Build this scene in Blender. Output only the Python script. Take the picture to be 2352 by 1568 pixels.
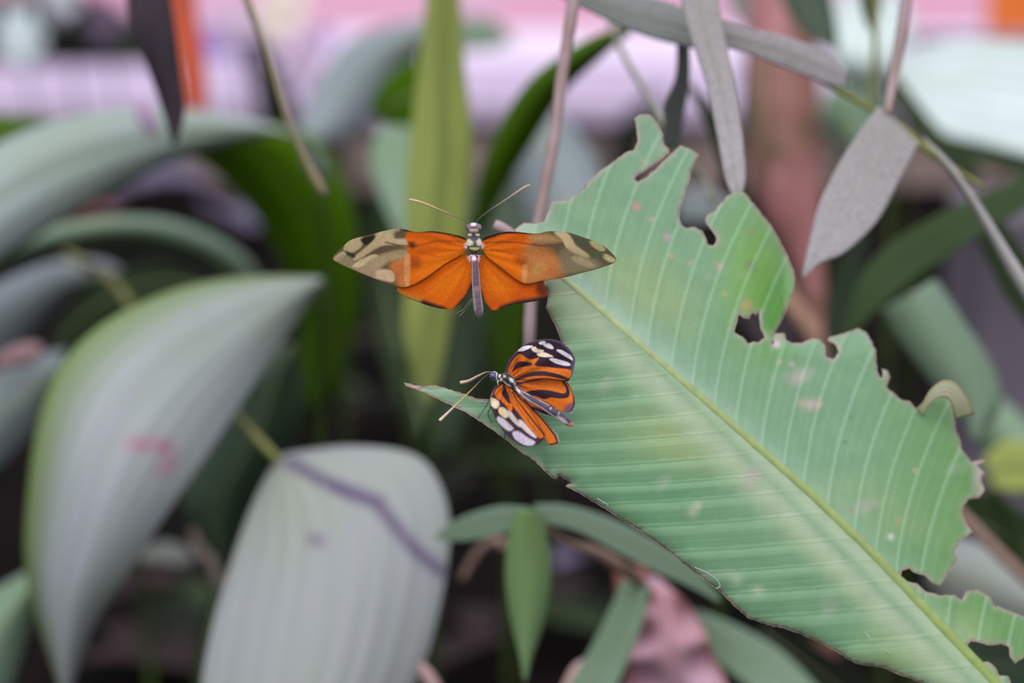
import bpy, math, random
import numpy as np
from mathutils import Vector, Matrix, Euler
from mathutils.geometry import delaunay_2d_cdt

for o in list(bpy.data.objects): bpy.data.objects.remove(o)
SC = bpy.context.scene
COL = SC.collection
random.seed(7)
rng = np.random.RandomState(7)

# ------------------------------------------------------------------ camera
LENS, FOCUS = 80.0, 0.608
cd = bpy.data.cameras.new('camera'); cam = bpy.data.objects.new('camera', cd); COL.objects.link(cam)
cam.location = (0, 0, 0.60); cam.rotation_euler = (math.radians(76), 0, 0)
cd.lens = LENS; cd.sensor_width = 36; cd.clip_start = 0.02; cd.clip_end = 100
cd.dof.use_dof = True; cd.dof.focus_distance = FOCUS; cd.dof.aperture_fstop = 6.6
SC.camera = cam
CM = Matrix.Translation(cam.location) @ cam.rotation_euler.to_matrix().to_4x4()

# ------------------------------------------------------------------ sky and light
w = bpy.data.worlds.new('sky'); SC.world = w; w.use_nodes = True
nt = w.node_tree; nt.nodes.clear()
wo = nt.nodes.new('ShaderNodeOutputWorld'); bg = nt.nodes.new('ShaderNodeBackground')
tc = nt.nodes.new('ShaderNodeTexCoord'); sp = nt.nodes.new('ShaderNodeSeparateXYZ'); rp = nt.nodes.new('ShaderNodeValToRGB')
nt.links.new(tc.outputs['Generated'], sp.inputs[0]); nt.links.new(sp.outputs[2], rp.inputs[0])
e = rp.color_ramp.elements
e[0].position = 0.0; e[0].color = (0.16, 0.17, 0.18, 1)
e[1].position = 0.75; e[1].color = (0.86, 0.86, 1.0, 1)
e2 = e.new(0.25); e2.color = (0.40, 0.41, 0.45, 1)
nt.links.new(rp.outputs[0], bg.inputs[0]); bg.inputs[1].default_value = 1.25
nt.links.new(bg.outputs[0], wo.inputs[0])
sl = bpy.data.lights.new('soft_daylight', 'SUN'); sun = bpy.data.objects.new('soft_daylight', sl); COL.objects.link(sun)
sl.energy = 2.1; sl.angle = math.radians(70); sl.color = (1.0, 0.98, 0.98)
sun.rotation_euler = (math.radians(42), math.radians(8), math.radians(-12))
SC.view_settings.view_transform = 'Standard'; SC.view_settings.look = 'None'
SC.view_settings.gamma = 1; SC.view_settings.use_curve_mapping = False
SC.view_settings.exposure = 0.0

# ------------------------------------------------------------------ helpers
def P(x, y, d):
    k = 36.0 / LENS / 2352.0 * d
    return CM @ Vector(((x - 1176) * k, -(y - 784) * k, -d))

def lin(c):
    return tuple(((v / 255.) / 12.92 if v / 255. <= 0.04045 else ((v / 255. + 0.055) / 1.055) ** 2.4) for v in c)

def tag(o, label=None, cat=None, group=None, kind=None):
    if label: o['label'] = label
    if cat: o['category'] = cat
    if group: o['group'] = group
    if kind: o['kind'] = kind
    return o

def empty(name, loc):
    o = bpy.data.objects.new(name, None); COL.objects.link(o); o.location = loc
    o.empty_display_size = 0.01
    return o

def mesh(name, verts, faces, mat, parent=None, uvs=None, cols=None, smooth=True, thick=0, sub=0):
    me = bpy.data.meshes.new(name)
    vs = [Vector(v) for v in verts]
    loc = Vector((0, 0, 0))
    if parent is None:
        loc = min(vs, key=lambda v: v.z).copy()
    base = parent.matrix_world.translation.copy() if parent is not None else loc
    if parent is not None:
        p = parent; base = Vector((0, 0, 0))
        while p is not None: base += p.location; p = p.parent
    me.from_pydata([v - base for v in vs], [], faces)
    if uvs is not None:
        ul = me.uv_layers.new(name='UVMap')
        idx = np.zeros(len(me.loops), dtype=np.int32); me.loops.foreach_get('vertex_index', idx)
        ul.data.foreach_set('uv', np.asarray(uvs, dtype=np.float32)[idx].ravel())
    if cols is not None:
        ca = me.color_attributes.new('col', 'FLOAT_COLOR', 'POINT')
        c4 = np.ones((len(vs), 4), dtype=np.float32); c4[:, :3] = cols
        ca.data.foreach_set('color', c4.ravel())
    if smooth: me.polygons.foreach_set('use_smooth', [True] * len(me.polygons))
    me.materials.append(mat); me.update()
    o = bpy.data.objects.new(name, me); COL.objects.link(o)
    if parent is not None: o.parent = parent
    else: o.location = loc
    if thick:
        m = o.modifiers.new('thickness', 'SOLIDIFY'); m.thickness = thick; m.offset = 0
    if sub:
        m = o.modifiers.new('smooth', 'SUBSURF'); m.levels = sub; m.render_levels = sub
    return o

def cr(pts, n):
    """Catmull-Rom through pts, resampled to n+1 evenly spaced samples."""
    p = np.array(pts, dtype=float)
    if len(p) == 2: 
        t = np.linspace(0, 1, n + 1)[:, None]; return p[0] * (1 - t) + p[1] * t
    q = np.vstack([2 * p[0] - p[1], p, 2 * p[-1] - p[-2]])
    out = []
    for i in range(1, len(q) - 2):
        for t in np.linspace(0, 1, 12, endpoint=False):
            a, b, c, d = q[i - 1], q[i], q[i + 1], q[i + 2]
            out.append(0.5 * (2 * b + (c - a) * t + (2 * a - 5 * b + 4 * c - d) * t * t + (3 * b - a - 3 * c + d) * t ** 3))
    out.append(p[-1]); out = np.array(out)
    s = np.concatenate([[0], np.cumsum(np.linalg.norm(np.diff(out[:, :2], axis=0), axis=1))])
    t = np.linspace(0, s[-1], n + 1)
    return np.stack([np.interp(t, s, out[:, k]) for k in range(out.shape[1])], 1)

def tube_geo(pts, rad, seg=10, closed=False):
    """pts: world Vectors; rad: list of radii. returns verts, faces, uvs"""
    n = len(pts); V, F, U = [], [], []
    up = Vector((0.13, 0.31, 0.94))
    prev = None
    for i in range(n):
        t = (pts[min(i + 1, n - 1)] - pts[max(i - 1, 0)])
        if t.length < 1e-9: t = Vector((0, 0, 1))
        t.normalize()
        a = (up if prev is None else prev); a = a - t * a.dot(t)
        if a.length < 1e-6: a = Vector((1, 0, 0)) - t * t.x
        a.normalize(); prev = a; b = t.cross(a)
        for k in range(seg):
            th = 2 * math.pi * k / seg
            V.append(pts[i] + (a * math.cos(th) + b * math.sin(th)) * rad[i]); U.append((k / seg, i / max(1, n - 1)))
    for i in range(n - 1):
        for k in range(seg):
            k2 = (k + 1) % seg
            F.append((i * seg + k, i * seg + k2, (i + 1) * seg + k2, (i + 1) * seg + k))
    F.append(tuple(range(seg - 1, -1, -1))); F.append(tuple((n - 1) * seg + k for k in range(seg)))
    return V, F, U

def tube(name, ctrl, mat, parent=None, n=24, seg=10, col=None, lump=0.0):
    """ctrl: list of (px,py,depth,radius_px_at_focus) -> tapered smooth tube"""
    c = cr(ctrl, n)
    k = 36.0 / LENS / 2352.0
    pts = [P(a[0], a[1], a[2]) for a in c]
    rad = [max(0.2, a[3]) * k * a[2] * (1 + lump * math.sin(i * 1.7) * 0.5 + lump * 0.4 * math.sin(i * 0.63 + 1)) for i, a in enumerate(c)]
    V, F, U = tube_geo(pts, rad, seg)
    cols = None
    if col is not None:   # list of colours along the tube (srgb 255)
        cc = np.array([lin(x) for x in col]); tt = np.linspace(0, 1, len(cc))
        t = np.repeat(np.linspace(0, 1, len(pts)), seg)
        cols = np.stack([np.interp(t, tt, cc[:, j]) for j in range(3)], 1)
    return mesh(name, V, F, mat, parent, uvs=U, cols=cols)

def strip(name, L, R, d0, d1, mat, parent=None, N=40, M=16, bow=0.0, cup=0.0, tilt=0.0, fold=0.0,
          pleat=0.00025, npl=9, wave=0.0, thick=0.0003, stain=None):
    """leaf blade between two edge lines given base to tip. depth goes d0 -> d1 with an arch (bow),
    edges rolled away (cup>0), a crease at the rib (fold>0 = rib far), tilt = right edge farther."""
    l = cr(L, N); r = cr(R, N); V, F, U = [], [], []
    fwd = CM.to_3x3() @ Vector((0, 0, -1))
    ph = rng.rand() * 6; PX = []
    for i in range(N + 1):
        v = i / N
        dc = d0 * (1 - v) + d1 * v - bow * 4 * v * (1 - v)
        wpx = np.linalg.norm(l[i] - r[i]); wf = min(1, wpx / 60.0)
        for j in range(M + 1):
            u = j / M; s = 2 * u - 1
            q = l[i] * (1 - u) + r[i] * u
            d = dc + wf * (cup * s * s - fold * abs(s) + tilt * s + wave * math.sin(v * 17 + ph + s) * s * s)
            p = P(q[0], q[1], d) + fwd * (pleat * wf * math.cos(u * npl * 2 * math.pi))
            V.append(p); U.append((u, v)); PX.append((q[0], q[1]))
    for i in range(N):
        for j in range(M):
            a = i * (M + 1) + j
            F.append((a, a + 1, a + M + 2, a + M + 1))
    cols = paint(np.array(PX), (0, 0, 0), stain) if stain else None
    return mesh(name, V, F, mat, parent, uvs=U, thick=thick, cols=cols), l, r

# ------------------------------------------------------------------ materials
def nodes(name):
    m = bpy.data.materials.new(name); m.use_nodes = True
    n = m.node_tree; bs = n.nodes['Principled BSDF']; return m, n, bs

def math_(n, op, a, b=None, c=None):
    x = n.nodes.new('ShaderNodeMath'); x.operation = op
    for i, v in enumerate((a, b, c)):
        if v is None: continue
        if isinstance(v, (int, float)): x.inputs[i].default_value = v
        else: n.links.new(v, x.inputs[i])
    return x.outputs[0]

def mix(n, f, a, b, mode='MIX'):
    x = n.nodes.new('ShaderNodeMix'); x.data_type = 'RGBA'; x.blend_type = mode
    for i, v in ((0, f), (6, a), (7, b)):
        if isinstance(v, (int, float)): x.inputs[i].default_value = v
        elif isinstance(v, tuple): x.inputs[i].default_value = (v[0], v[1], v[2], 1)
        else: n.links.new(v, x.inputs[i])
    return x.outputs[2]

def noise(n, vec, scale, detail=3, rough=0.5):
    x = n.nodes.new('ShaderNodeTexNoise'); x.inputs['Scale'].default_value = scale
    x.inputs['Detail'].default_value = detail; x.inputs['Roughness'].default_value = rough
    n.links.new(vec, x.inputs['Vector']); return x.outputs['Fac']

def ramp(n, f, stops):
    x = n.nodes.new('ShaderNodeMapRange'); n.links.new(f, x.inputs[0])
    x.inputs[1].default_value = stops[0]; x.inputs[2].default_value = stops[1]
    x.inputs[3].default_value = stops[2]; x.inputs[4].default_value = stops[3]; return x.outputs[0]

def finish(n, bs, color, rough, spec, transl, tcol=None, bump=None, bstr=0.3, bdist=0.001, coat=0):
    if isinstance(color, tuple): bs.inputs['Base Color'].default_value = (*color, 1)
    else: n.links.new(color, bs.inputs['Base Color'])
    bs.inputs['Roughness'].default_value = rough
    bs.inputs['Specular IOR Level'].default_value = spec
    bs.inputs['Coat Weight'].default_value = coat; bs.inputs['Coat Roughness'].default_value = 0.35
    if bump is not None:
        b = n.nodes.new('ShaderNodeBump'); b.inputs['Strength'].default_value = bstr; b.inputs['Distance'].default_value = bdist
        n.links.new(bump, b.inputs['Height']); n.links.new(b.outputs[0], bs.inputs['Normal'])
    if transl:
        t = n.nodes.new('ShaderNodeBsdfTranslucent'); ms = n.nodes.new('ShaderNodeMixShader')
        if tcol is None: tcol = color
        if isinstance(tcol, tuple): t.inputs[0].default_value = (*tcol, 1)
        else: n.links.new(tcol, t.inputs[0])
        ms.inputs[0].default_value = transl
        out = n.nodes['Material Output']
        n.links.new(bs.outputs[0], ms.inputs[1]); n.links.new(t.outputs[0], ms.inputs[2]); n.links.new(ms.outputs[0], out.inputs[0])

def leaf_mat(name, c1, c2=None, c3=None, stripes=14, stripe=0.35, rough=0.5, spec=0.4, transl=0.15, spots=None, spot_amt=0.0, edge=None, coat=0.0, mid=None, speck=None, edge_r=None, stain=None):
    """c1 main, c2 stripe colour, c3 blotch colour; edge colour near margins, mid colour next to the rib"""
    m, n, bs = nodes(name)
    c1 = lin(c1); c2 = lin(c2) if c2 else c1; c3 = lin(c3) if c3 else c1
    uv = n.nodes.new('ShaderNodeUVMap'); sx = n.nodes.new('ShaderNodeSeparateXYZ'); n.links.new(uv.outputs[0], sx.inputs[0])
    u, v = sx.outputs[0], sx.outputs[1]
    mp = n.nodes.new('ShaderNodeMapping'); n.links.new(uv.outputs[0], mp.inputs[0]); mp.inputs['Scale'].default_value = (stripes * 1.6, 1.3, 1)
    st = noise(n, mp.outputs[0], 1.6, 3, 0.6)
    wv = math_(n, 'SINE', math_(n, 'MULTIPLY', u, stripes * 6.283))
    st2 = ramp(n, math_(n, 'ADD', math_(n, 'MULTIPLY', wv, 0.12), st), (0.35, 0.68, 0, 1))
    c = mix(n, math_(n, 'MULTIPLY', st2, stripe), c1, c2)
    tco = n.nodes.new('ShaderNodeTexCoord')
    bl = noise(n, tco.outputs['Object'], 14, 2)
    c = mix(n, ramp(n, bl, (0.45, 0.68, 0, 0.8)), c, c3)
    au = math_(n, 'ABSOLUTE', math_(n, 'SUBTRACT', u, 0.5))
    if edge: c = mix(n, ramp(n, au, (0.36, 0.5, 0, 0.8)), c, lin(edge))
    if edge_r: c = mix(n, ramp(n, u, (0.70, 1.0, 0, 1.0)), c, lin(edge_r))
    if mid: c = mix(n, ramp(n, au, (0.0, 0.12, 0.9, 0)), c, lin(mid))
    if spots:
        s = noise(n, tco.outputs['Object'], 45, 2); c = mix(n, ramp(n, s, (0.68, 0.74, 0, spot_amt)), c, lin(spots))
    if speck:
        s = noise(n, tco.outputs['Object'], 900, 2); c = mix(n, ramp(n, s, (0.5, 0.65, 0, 0.6)), c, lin(speck))
    if stain:
        va = n.nodes.new('ShaderNodeVertexColor'); va.layer_name = 'col'; c = mix(n, va.outputs[0], c, lin(stain))
    finish(n, bs, c, rough, spec, transl, bump=st2, bstr=0.25, bdist=0.0006, coat=coat)
    return m

def plain(name, c, c2=None, scale=60, rough=0.6, spec=0.3, transl=0, bstr=0.3, lo=0.4, hi=0.65):
    m, n, bs = nodes(name)
    tco = n.nodes.new('ShaderNodeTexCoord')
    f = noise(n, tco.outputs['Object'], scale, 4)
    col = mix(n, ramp(n, f, (lo, hi, 0, 1)), lin(c), lin(c2 or c))
    finish(n, bs, col, rough, spec, transl, bump=f, bstr=bstr, bdist=0.0008)
    return m

def vcol(name, rough=0.6, spec=0.3, transl=0.1, nscale=400, namt=0.15, sheen=0):
    m, n, bs = nodes(name)
    a = n.nodes.new('ShaderNodeVertexColor'); a.layer_name = 'col'
    tco = n.nodes.new('ShaderNodeTexCoord')
    f = noise(n, tco.outputs['Object'], nscale, 3)
    k = ramp(n, f, (0.3, 0.7, 1 - namt, 1 + namt))
    vm = n.nodes.new('ShaderNodeVectorMath'); vm.operation = 'SCALE'
    n.links.new(a.outputs[0], vm.inputs[0]); n.links.new(k, vm.inputs['Scale'])
    finish(n, bs, vm.outputs[0], rough, spec, transl, bump=f, bstr=0.15, bdist=0.0002)
    if sheen: bs.inputs['Sheen Weight'].default_value = sheen
    return m

# ------------------------------------------------------------------ polygon tools (numpy)
def inside(poly, pts):
    p = np.asarray(poly, float); x, y = pts[:, 0], pts[:, 1]; r = np.zeros(len(pts), bool)
    j = len(p) - 1
    for i in range(len(p)):
        xi, yi, xj, yj = p[i, 0], p[i, 1], p[j, 0], p[j, 1]
        if yi != yj:
            r ^= ((yi > y) != (yj > y)) & (x < (xj - xi) * (y - yi) / (yj - yi) + xi)
        j = i
    return r

def dist(poly, pts, closed=True):
    p = np.asarray(poly, float); best = np.full(len(pts), 1e9)
    m = len(p) if closed else len(p) - 1
    for i in range(m):
        a, b = p[i], p[(i + 1) % len(p)]; ab = b - a; L = ab @ ab
        t = np.clip(((pts - a) @ ab) / L, 0, 1) if L > 0 else np.zeros(len(pts))
        best = np.minimum(best, np.linalg.norm(pts - (a + t[:, None] * ab), axis=1))
    return best

def densify(poly, step, jitter=0.0, closed=True):
    p = np.asarray(poly, float); out = []
    m = len(p) if closed else len(p) - 1
    for i in range(m):
        a, b = p[i], p[(i + 1) % len(p)]; L = np.linalg.norm(b - a); k = max(1, int(round(L / step)))
        for t in range(k):
            q = a + (b - a) * t / k
            if jitter: q = q + rng.randn(2) * jitter
            out.append(q)
    if not closed: out.append(p[-1])
    return np.array(out)

def smooth_closed(poly, n):
    p = np.asarray(poly, float); k = len(p); out = []
    for i in range(k):
        a, b, c, d = p[i - 1], p[i], p[(i + 1) % k], p[(i + 2) % k]
        for t in np.linspace(0, 1, n, endpoint=False):
            out.append(0.5 * (2 * b + (c - a) * t + (2 * a - 5 * b + 4 * c - d) * t * t + (3 * b - a - 3 * c + d) * t ** 3))
    return np.array(out)

def sheet2d(outline, holes, step):
    """constrained triangulation of an outline with holes and a regular interior grid"""
    loops = [np.asarray(outline, float)] + [np.asarray(h, float) for h in holes]
    V, E = [], []
    for lp in loops:
        s = len(V); V += [tuple(q) for q in lp]; E += [(s + i, s + (i + 1) % len(lp)) for i in range(len(lp))]
    lo, hi = loops[0].min(0), loops[0].max(0)
    gx, gy = np.meshgrid(np.arange(lo[0], hi[0], step), np.arange(lo[1], hi[1], step * 0.87))
    gx = gx + (np.arange(gx.shape[0]) % 2)[:, None] * step * 0.5
    g = np.stack([gx.ravel(), gy.ravel()], 1)
    k = inside(loops[0], g) & (dist(loops[0], g) > step * 0.55)
    g = g[k]
    for h in loops[1:]:
        k = (~inside(h, g)) & (dist(h, g) > step * 0.55); g = g[k]
    V += [tuple(q) for q in g]
    ov, oe, of, _, _, _ = delaunay_2d_cdt([Vector(q) for q in V], E, [], 0, 1e-4)
    ov = np.array([(q.x, q.y) for q in ov]); of = np.array([tuple(f) for f in of])
    c = ov[of].mean(1); ok = inside(loops[0], c)
    for h in loops[1:]: ok &= ~inside(h, c)
    return ov, of[ok]

def paint(pts, base, layers):
    """layers: (polygon | ('line', pts, width), colour, softness[, amount])"""
    c = np.tile(np.array(lin(base)), (len(pts), 1))
    for ly in layers:
        shape, col, soft = ly[:3]; amt = ly[3] if len(ly) > 3 else 1.0
        if isinstance(shape[0], str):
            sd = shape[2] - dist(np.array(shape[1], float), pts, False)
        else:
            q = smooth_closed(shape, 4)
            sd = dist(q, pts); sd = np.where(inside(q, pts), sd, -sd)
        a = np.clip(sd / (2 * soft) + 0.5, 0, 1)[:, None] * amt
        c = c * (1 - a) + np.array(lin(col)) * a
    return c

def G(x, y, z=0.0):
    a = P(x, y, 1.0); o = Vector(cam.location); d = a - o
    return o + d * ((z - o.z) / d.z)

def box(name, x0, x1, y0, y1, z0, z1, mat, parent=None, kind=None, bev=0.004):
    V = [(x, y, z) for z in (z0, z1) for y in (y0, y1) for x in (x0, x1)]
    F = [(0, 2, 3, 1), (4, 5, 7, 6), (0, 1, 5, 4), (2, 6, 7, 3), (0, 4, 6, 2), (1, 3, 7, 5)]
    o = mesh(name, V, F, mat, parent, smooth=False)
    if bev:
        b = o.modifiers.new('bevel', 'BEVEL'); b.width = bev; b.segments = 2
    if kind: o['kind'] = kind
    return o

# ------------------------------------------------------------------ setting: soil, low kerb, paved path
M_soil = plain('shade_dark_soil', (9, 8, 6), (24, 17, 16), 25, 0.95, 0.05, bstr=0.8)  # shade under the foliage is put into this near-black soil colour
V, F, n = [], [], 60
for j in range(n + 1):
    for i in range(n + 1):
        x = -3.2 + 6.4 * i / n; y = 0.3 + 3.15 * j / n
        V.append((x, y, 0.012 * math.sin(x * 7 + 1.3 * y) * math.sin(y * 9) + 0.006 * rng.randn() - 0.01))
for j in range(n):
    for i in range(n):
        a = j * (n + 1) + i; F.append((a, a + 1, a + n + 2, a + n + 1))
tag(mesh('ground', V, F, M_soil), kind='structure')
M_kerb = plain('pale_painted_kerb', (190, 172, 196), (176, 158, 182), 9, 0.6, 0.3)
M_kerbf = plain('grey_kerb_face', (150, 138, 158), (128, 118, 132), 12, 0.8, 0.2)
M_board = plain('weathered_board', (150, 132, 126), (112, 98, 92), 14, 0.8, 0.2)
box('kerb_coping', -3, 3, 3.40, 3.87, 0.088, 0.122, M_kerb, kind='structure')
box('kerb_riser', -3, 3, 3.44, 3.85, 0.06, 0.088, M_kerbf, kind='structure', bev=0)
box('kerb_board', -3, 3, 3.42, 3.85, -0.02, 0.062, M_board, kind='structure', bev=0)
M_path1 = plain('white_paving', (232, 216, 234), (216, 200, 220), 5, 0.5, 0.4)
M_path2 = plain('pink_paving', (204, 140, 160), (190, 160, 180), 3, 0.6, 0.3)
box('wall_back', -5, 5, 9.0, 9.15, -0.05, 2.6, plain('pale_lilac_wall', (206, 190, 208), (196, 182, 200), 3), kind='structure', bev=0)
box('path_paving', -4, 4, 3.85, 5.55, -0.05, 0.0, M_path1, kind='structure', bev=0)
box('path_paving_far', -5, 5, 5.55, 9.0, -0.05, 0.0, M_path2, kind='structure', bev=0)
tag(box('purple_strip', -0.76, -0.42, 4.95, 5.42, 0.0, 0.012, plain('purple_strip_tone', (104, 76, 150), (130, 104, 170), 8)), kind='structure')  # thin purple strip laid flat on the paving

# ------------------------------------------------------------------ leaf materials
LM = dict(
    bigblue=leaf_mat('sky_sheen_palm_leaf', (146, 156, 150), (172, 172, 186), (142, 152, 136), 9, 0.6, 0.45, 0.45, 0.10, edge_r=(106, 130, 62), stain=(168, 104, 130)),  # reflected sky sheen is put into the grey-lavender of these three leaves
    bigblue2=leaf_mat('pale_sky_sheen_palm_leaf', (146, 152, 148), (164, 164, 172), (150, 158, 138), 16, 0.45, 0.45, 0.4, 0.08, stain=(84, 64, 104)),
    archgrey=leaf_mat('sky_sheen_arching_leaf', (146, 162, 148), (168, 174, 190), (142, 158, 136), 6, 0.5, 0.42, 0.5, 0.10),
    vivid=leaf_mat('deep_green_leaf', (68, 102, 2), (80, 120, 2), (54, 84, 4), 5, 0.4, 0.65, 0.1, 0.15, edge=(84, 124, 4)),
    lime=leaf_mat('lime_leaf', (174, 184, 106), (188, 206, 100), (166, 176, 96), 3, 0.6, 0.6, 0.2, 0.25, mid=(132, 148, 78)),
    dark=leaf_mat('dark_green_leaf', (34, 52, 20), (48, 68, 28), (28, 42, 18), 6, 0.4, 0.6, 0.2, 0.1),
    black=leaf_mat('shade_dark_leaf', (18, 24, 12), (26, 34, 20), (14, 18, 12), 6, 0.4, 0.7, 0.15, 0.05),  # near-black green: the undergrowth's shade is part of the colour
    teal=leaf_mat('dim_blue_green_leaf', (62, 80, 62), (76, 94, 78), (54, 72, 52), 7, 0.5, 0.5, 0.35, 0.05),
    slate=leaf_mat('slate_green_leaf', (122, 134, 134), (148, 156, 166), (108, 122, 112), 6, 0.5, 0.5, 0.4, 0.05),
    grey=leaf_mat('dusty_grey_leaf', (160, 156, 156), (174, 170, 174), (150, 146, 142), 12, 0.5, 0.75, 0.15, 0.05, speck=(122, 120, 118)),
    grey2=leaf_mat('dusty_grey_green_leaf', (134, 138, 134), (150, 152, 152), (124, 130, 120), 10, 0.5, 0.7, 0.2, 0.05, speck=(108, 114, 108)),
    sage=leaf_mat('sage_leaf', (122, 146, 122), (138, 160, 140), (112, 140, 104), 7, 0.5, 0.55, 0.3, 0.1),
    fresh=leaf_mat('fresh_green_leaf', (132, 164, 112), (146, 176, 130), (126, 158, 92), 6, 0.4, 0.55, 0.25, 0.2, edge=(112, 150, 84)),
    bright=leaf_mat('sunlit_white_green_leaf', (196, 216, 204), (232, 242, 240), (206, 224, 214), 7, 0.95, 0.35, 0.5, 0.2),  # skylight and backlight on the leaf are put into this near-white colour
    rust=plain('dry_rust_leaf', (160, 96, 84), (132, 84, 70), 20),
    pinkdry=leaf_mat('pink_dry_leaf', (232, 188, 208), (246, 210, 230), (176, 120, 122), 5, 0.6, 0.6, 0.3, 0.15, edge=(186, 132, 120)),
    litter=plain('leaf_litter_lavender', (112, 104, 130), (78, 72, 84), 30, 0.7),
    litter2=plain('leaf_litter_brown', (44, 26, 26), (28, 18, 17), 30, 0.8),  # under-canopy gloom darkens this litter colour too
    litter3=plain('leaf_litter_rose', (170, 134, 136), (140, 108, 112), 30, 0.7),
)
M_pink = plain('pinkish_cane', (168, 146, 148), (150, 124, 118), 50, 0.6)
M_tan = plain('tan_cane', (150, 122, 110), (120, 98, 82), 50, 0.7)
M_olive = plain('olive_stalk', (122, 124, 66), (104, 104, 56), 40, 0.6)
M_rib = plain('pale_rib', (146, 158, 116), (130, 146, 104), 40, 0.6)
M_dkrib = plain('dark_rib', (62, 84, 30), (48, 66, 26), 40, 0.6)

def leaf(name, label, L, R, d0, d1, mat, cat='leaf', group=None, rib=True, rr=1.6, ribmat=None, pet=None, petmat=None, parent=None, st=None, **kw):
    """a leaf thing: root Empty at its base > blade, midrib, petiole. L and R run from base to tip."""
    root = parent
    if parent is None:
        b = P((L[0][0] + R[0][0]) / 2, (L[0][1] + R[0][1]) / 2, d0)
        root = empty(name, b); tag(root, label, cat, group)
    bl, l, r = strip('blade', L, R, d0, d1, mat, root, **kw)
    if rib:
        N = len(l) - 1; c = (l + r) / 2; bow = kw.get('bow', 0)
        ctrl = []
        for i in range(0, N + 1, 4):
            v = i / N
            ctrl.append((c[i][0], c[i][1], d0 * (1 - v) + d1 * v - bow * 4 * v * (1 - v) - 0.0004, rr * (1.15 - v)))
        tube('midrib', ctrl, ribmat or M_rib, bl, 30, 8)
    if pet: tube('petiole', pet, petmat or M_olive, root, 20, 10)
    if st:
        b = P((L[0][0] + R[0][0]) / 2, (L[0][1] + R[0][1]) / 2, d0); g = Vector((b.x + st[0], b.y + st[1], -0.015)); c_ = (b + g) / 2 + Vector((0, 0.02, 0.05))
        ps = [b * ((1 - t) ** 2) + c_ * (2 * t * (1 - t)) + g * (t * t) for t in np.linspace(0, 1, 16)]
        V, F, U = tube_geo(ps, [0.0016 + 0.0014 * t for t in np.linspace(0, 1, 16)], 8); mesh('petiole', V, F, M_dkrib, root, uvs=U)
    return root

# ---- left and centre: palm leaves -------------------------------------------------------------
leaf('palm_leaf', 'large grey green palm leaf arching across the upper left',
     [(760, 420), (735, 350), (660, 300), (520, 262), (300, 246), (100, 285), (-60, 365), (-200, 500), (-290, 740)],
     [(700, 400), (690, 330), (640, 306), (540, 330), (400, 372), (230, 455), (0, 600), (-140, 730), (-280, 850)],
     1.16, 0.98, LM['archgrey'], cup=0.02, fold=0.008, bow=0.03, rr=3, st=(0.02,0.1))
leaf('palm_leaf', 'deep green glossy drooping leaf under the end of the grey arching leaf',
     [(430, 350), (500, 400), (590, 500), (650, 610), (690, 720), (690, 830), (700, 930)],
     [(640, 282), (735, 325), (800, 440), (826, 580), (822, 720), (790, 850), (735, 950)],
     1.19, 1.28, LM['vivid'], cup=0.03, fold=0.01, rr=3, ribmat=M_dkrib)
leaf('palm_leaf', 'narrow grey green leaf arching below the large upper left leaf',
     [(620, 690), (560, 585), (430, 515), (290, 496), (120, 518), (-60, 570)],
     [(520, 680), (480, 620), (390, 585), (270, 562), (120, 582), (-60, 640)],
     1.30, 1.08, LM['sage'], cup=0.02, rr=3, st=(0.0,0.1))
leaf('palm_leaf', 'bluish dim leaf curving below the narrow arching leaf at the left edge',
     [(330, 660), (240, 600), (130, 600), (20, 640), (-60, 680)],
     [(300, 680), (230, 665), (150, 700), (60, 790), (-20, 900)],
     1.34, 1.15, LM['slate'], cup=0.02, rr=3)
leaf('palm_leaf', 'dark green leaf lying behind the top of the broad drooping leaf',
     [(460, 640), (360, 600), (240, 640), (150, 720), (110, 800)],
     [(470, 680), (400, 690), (280, 720), (180, 780), (130, 860)],
     1.36, 1.2, LM['dark'], rr=3)
leaf('palm_leaf', 'broad silvery drooping palm leaf with pointed tip at lower left',
     [(745, 648), (690, 725), (620, 830), (540, 950), (455, 1080), (370, 1200), (290, 1325), (215, 1440), (160, 1590)],
     [(735, 636), (600, 634), (450, 652), (300, 706), (180, 790), (105, 910), (66, 1100), (62, 1330), (140, 1590)][0:9],
     0.98, 0.93, LM['bigblue'], cup=0.022, bow=0.05, fold=0.006, rr=1.2, N=120, M=60,
     stain=[(('line', [(305, 1018), (340, 1022), (372, 1020)], 15), (255, 255, 255), 14, .75), (('line', [(385, 1030), (392, 1060), (368, 1080)], 13), (255, 255, 255), 14, .7)], st=(-0.02,0.1))
leaf('palm_leaf', 'wide pale grey palm leaf with a purple streak at bottom centre left',
     [(640, 1050), (598, 1120), (555, 1220), (512, 1350), (482, 1460), (462, 1600), (490, 1760), (600, 1920)],
     [(660, 1040), (810, 1024), (955, 1046), (1018, 1130), (1032, 1250), (1000, 1440), (940, 1600), (830, 1770), (620, 1920)],
     0.92, 0.86, LM['bigblue2'], cup=0.016, bow=0.02, fold=0.002, rr=0.7, N=120, M=90,
     stain=[(('line', [(668, 1062), (735, 1100), (800, 1130), (865, 1155), (905, 1205), (950, 1260), (1010, 1310)], 15), (255, 255, 255), 10, .85), (('line', [(775, 1120), (870, 1152)], 12), (255, 255, 255), 12, .7), (('line', [(722, 1238), (732, 1244)], 14), (255, 255, 255), 12, .6)],
     pet=[(505, 905, 1.0, 9), (560, 970, 0.96, 9), (605, 1020, 0.93, 10), (645, 1060, 0.92, 8)])
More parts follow.
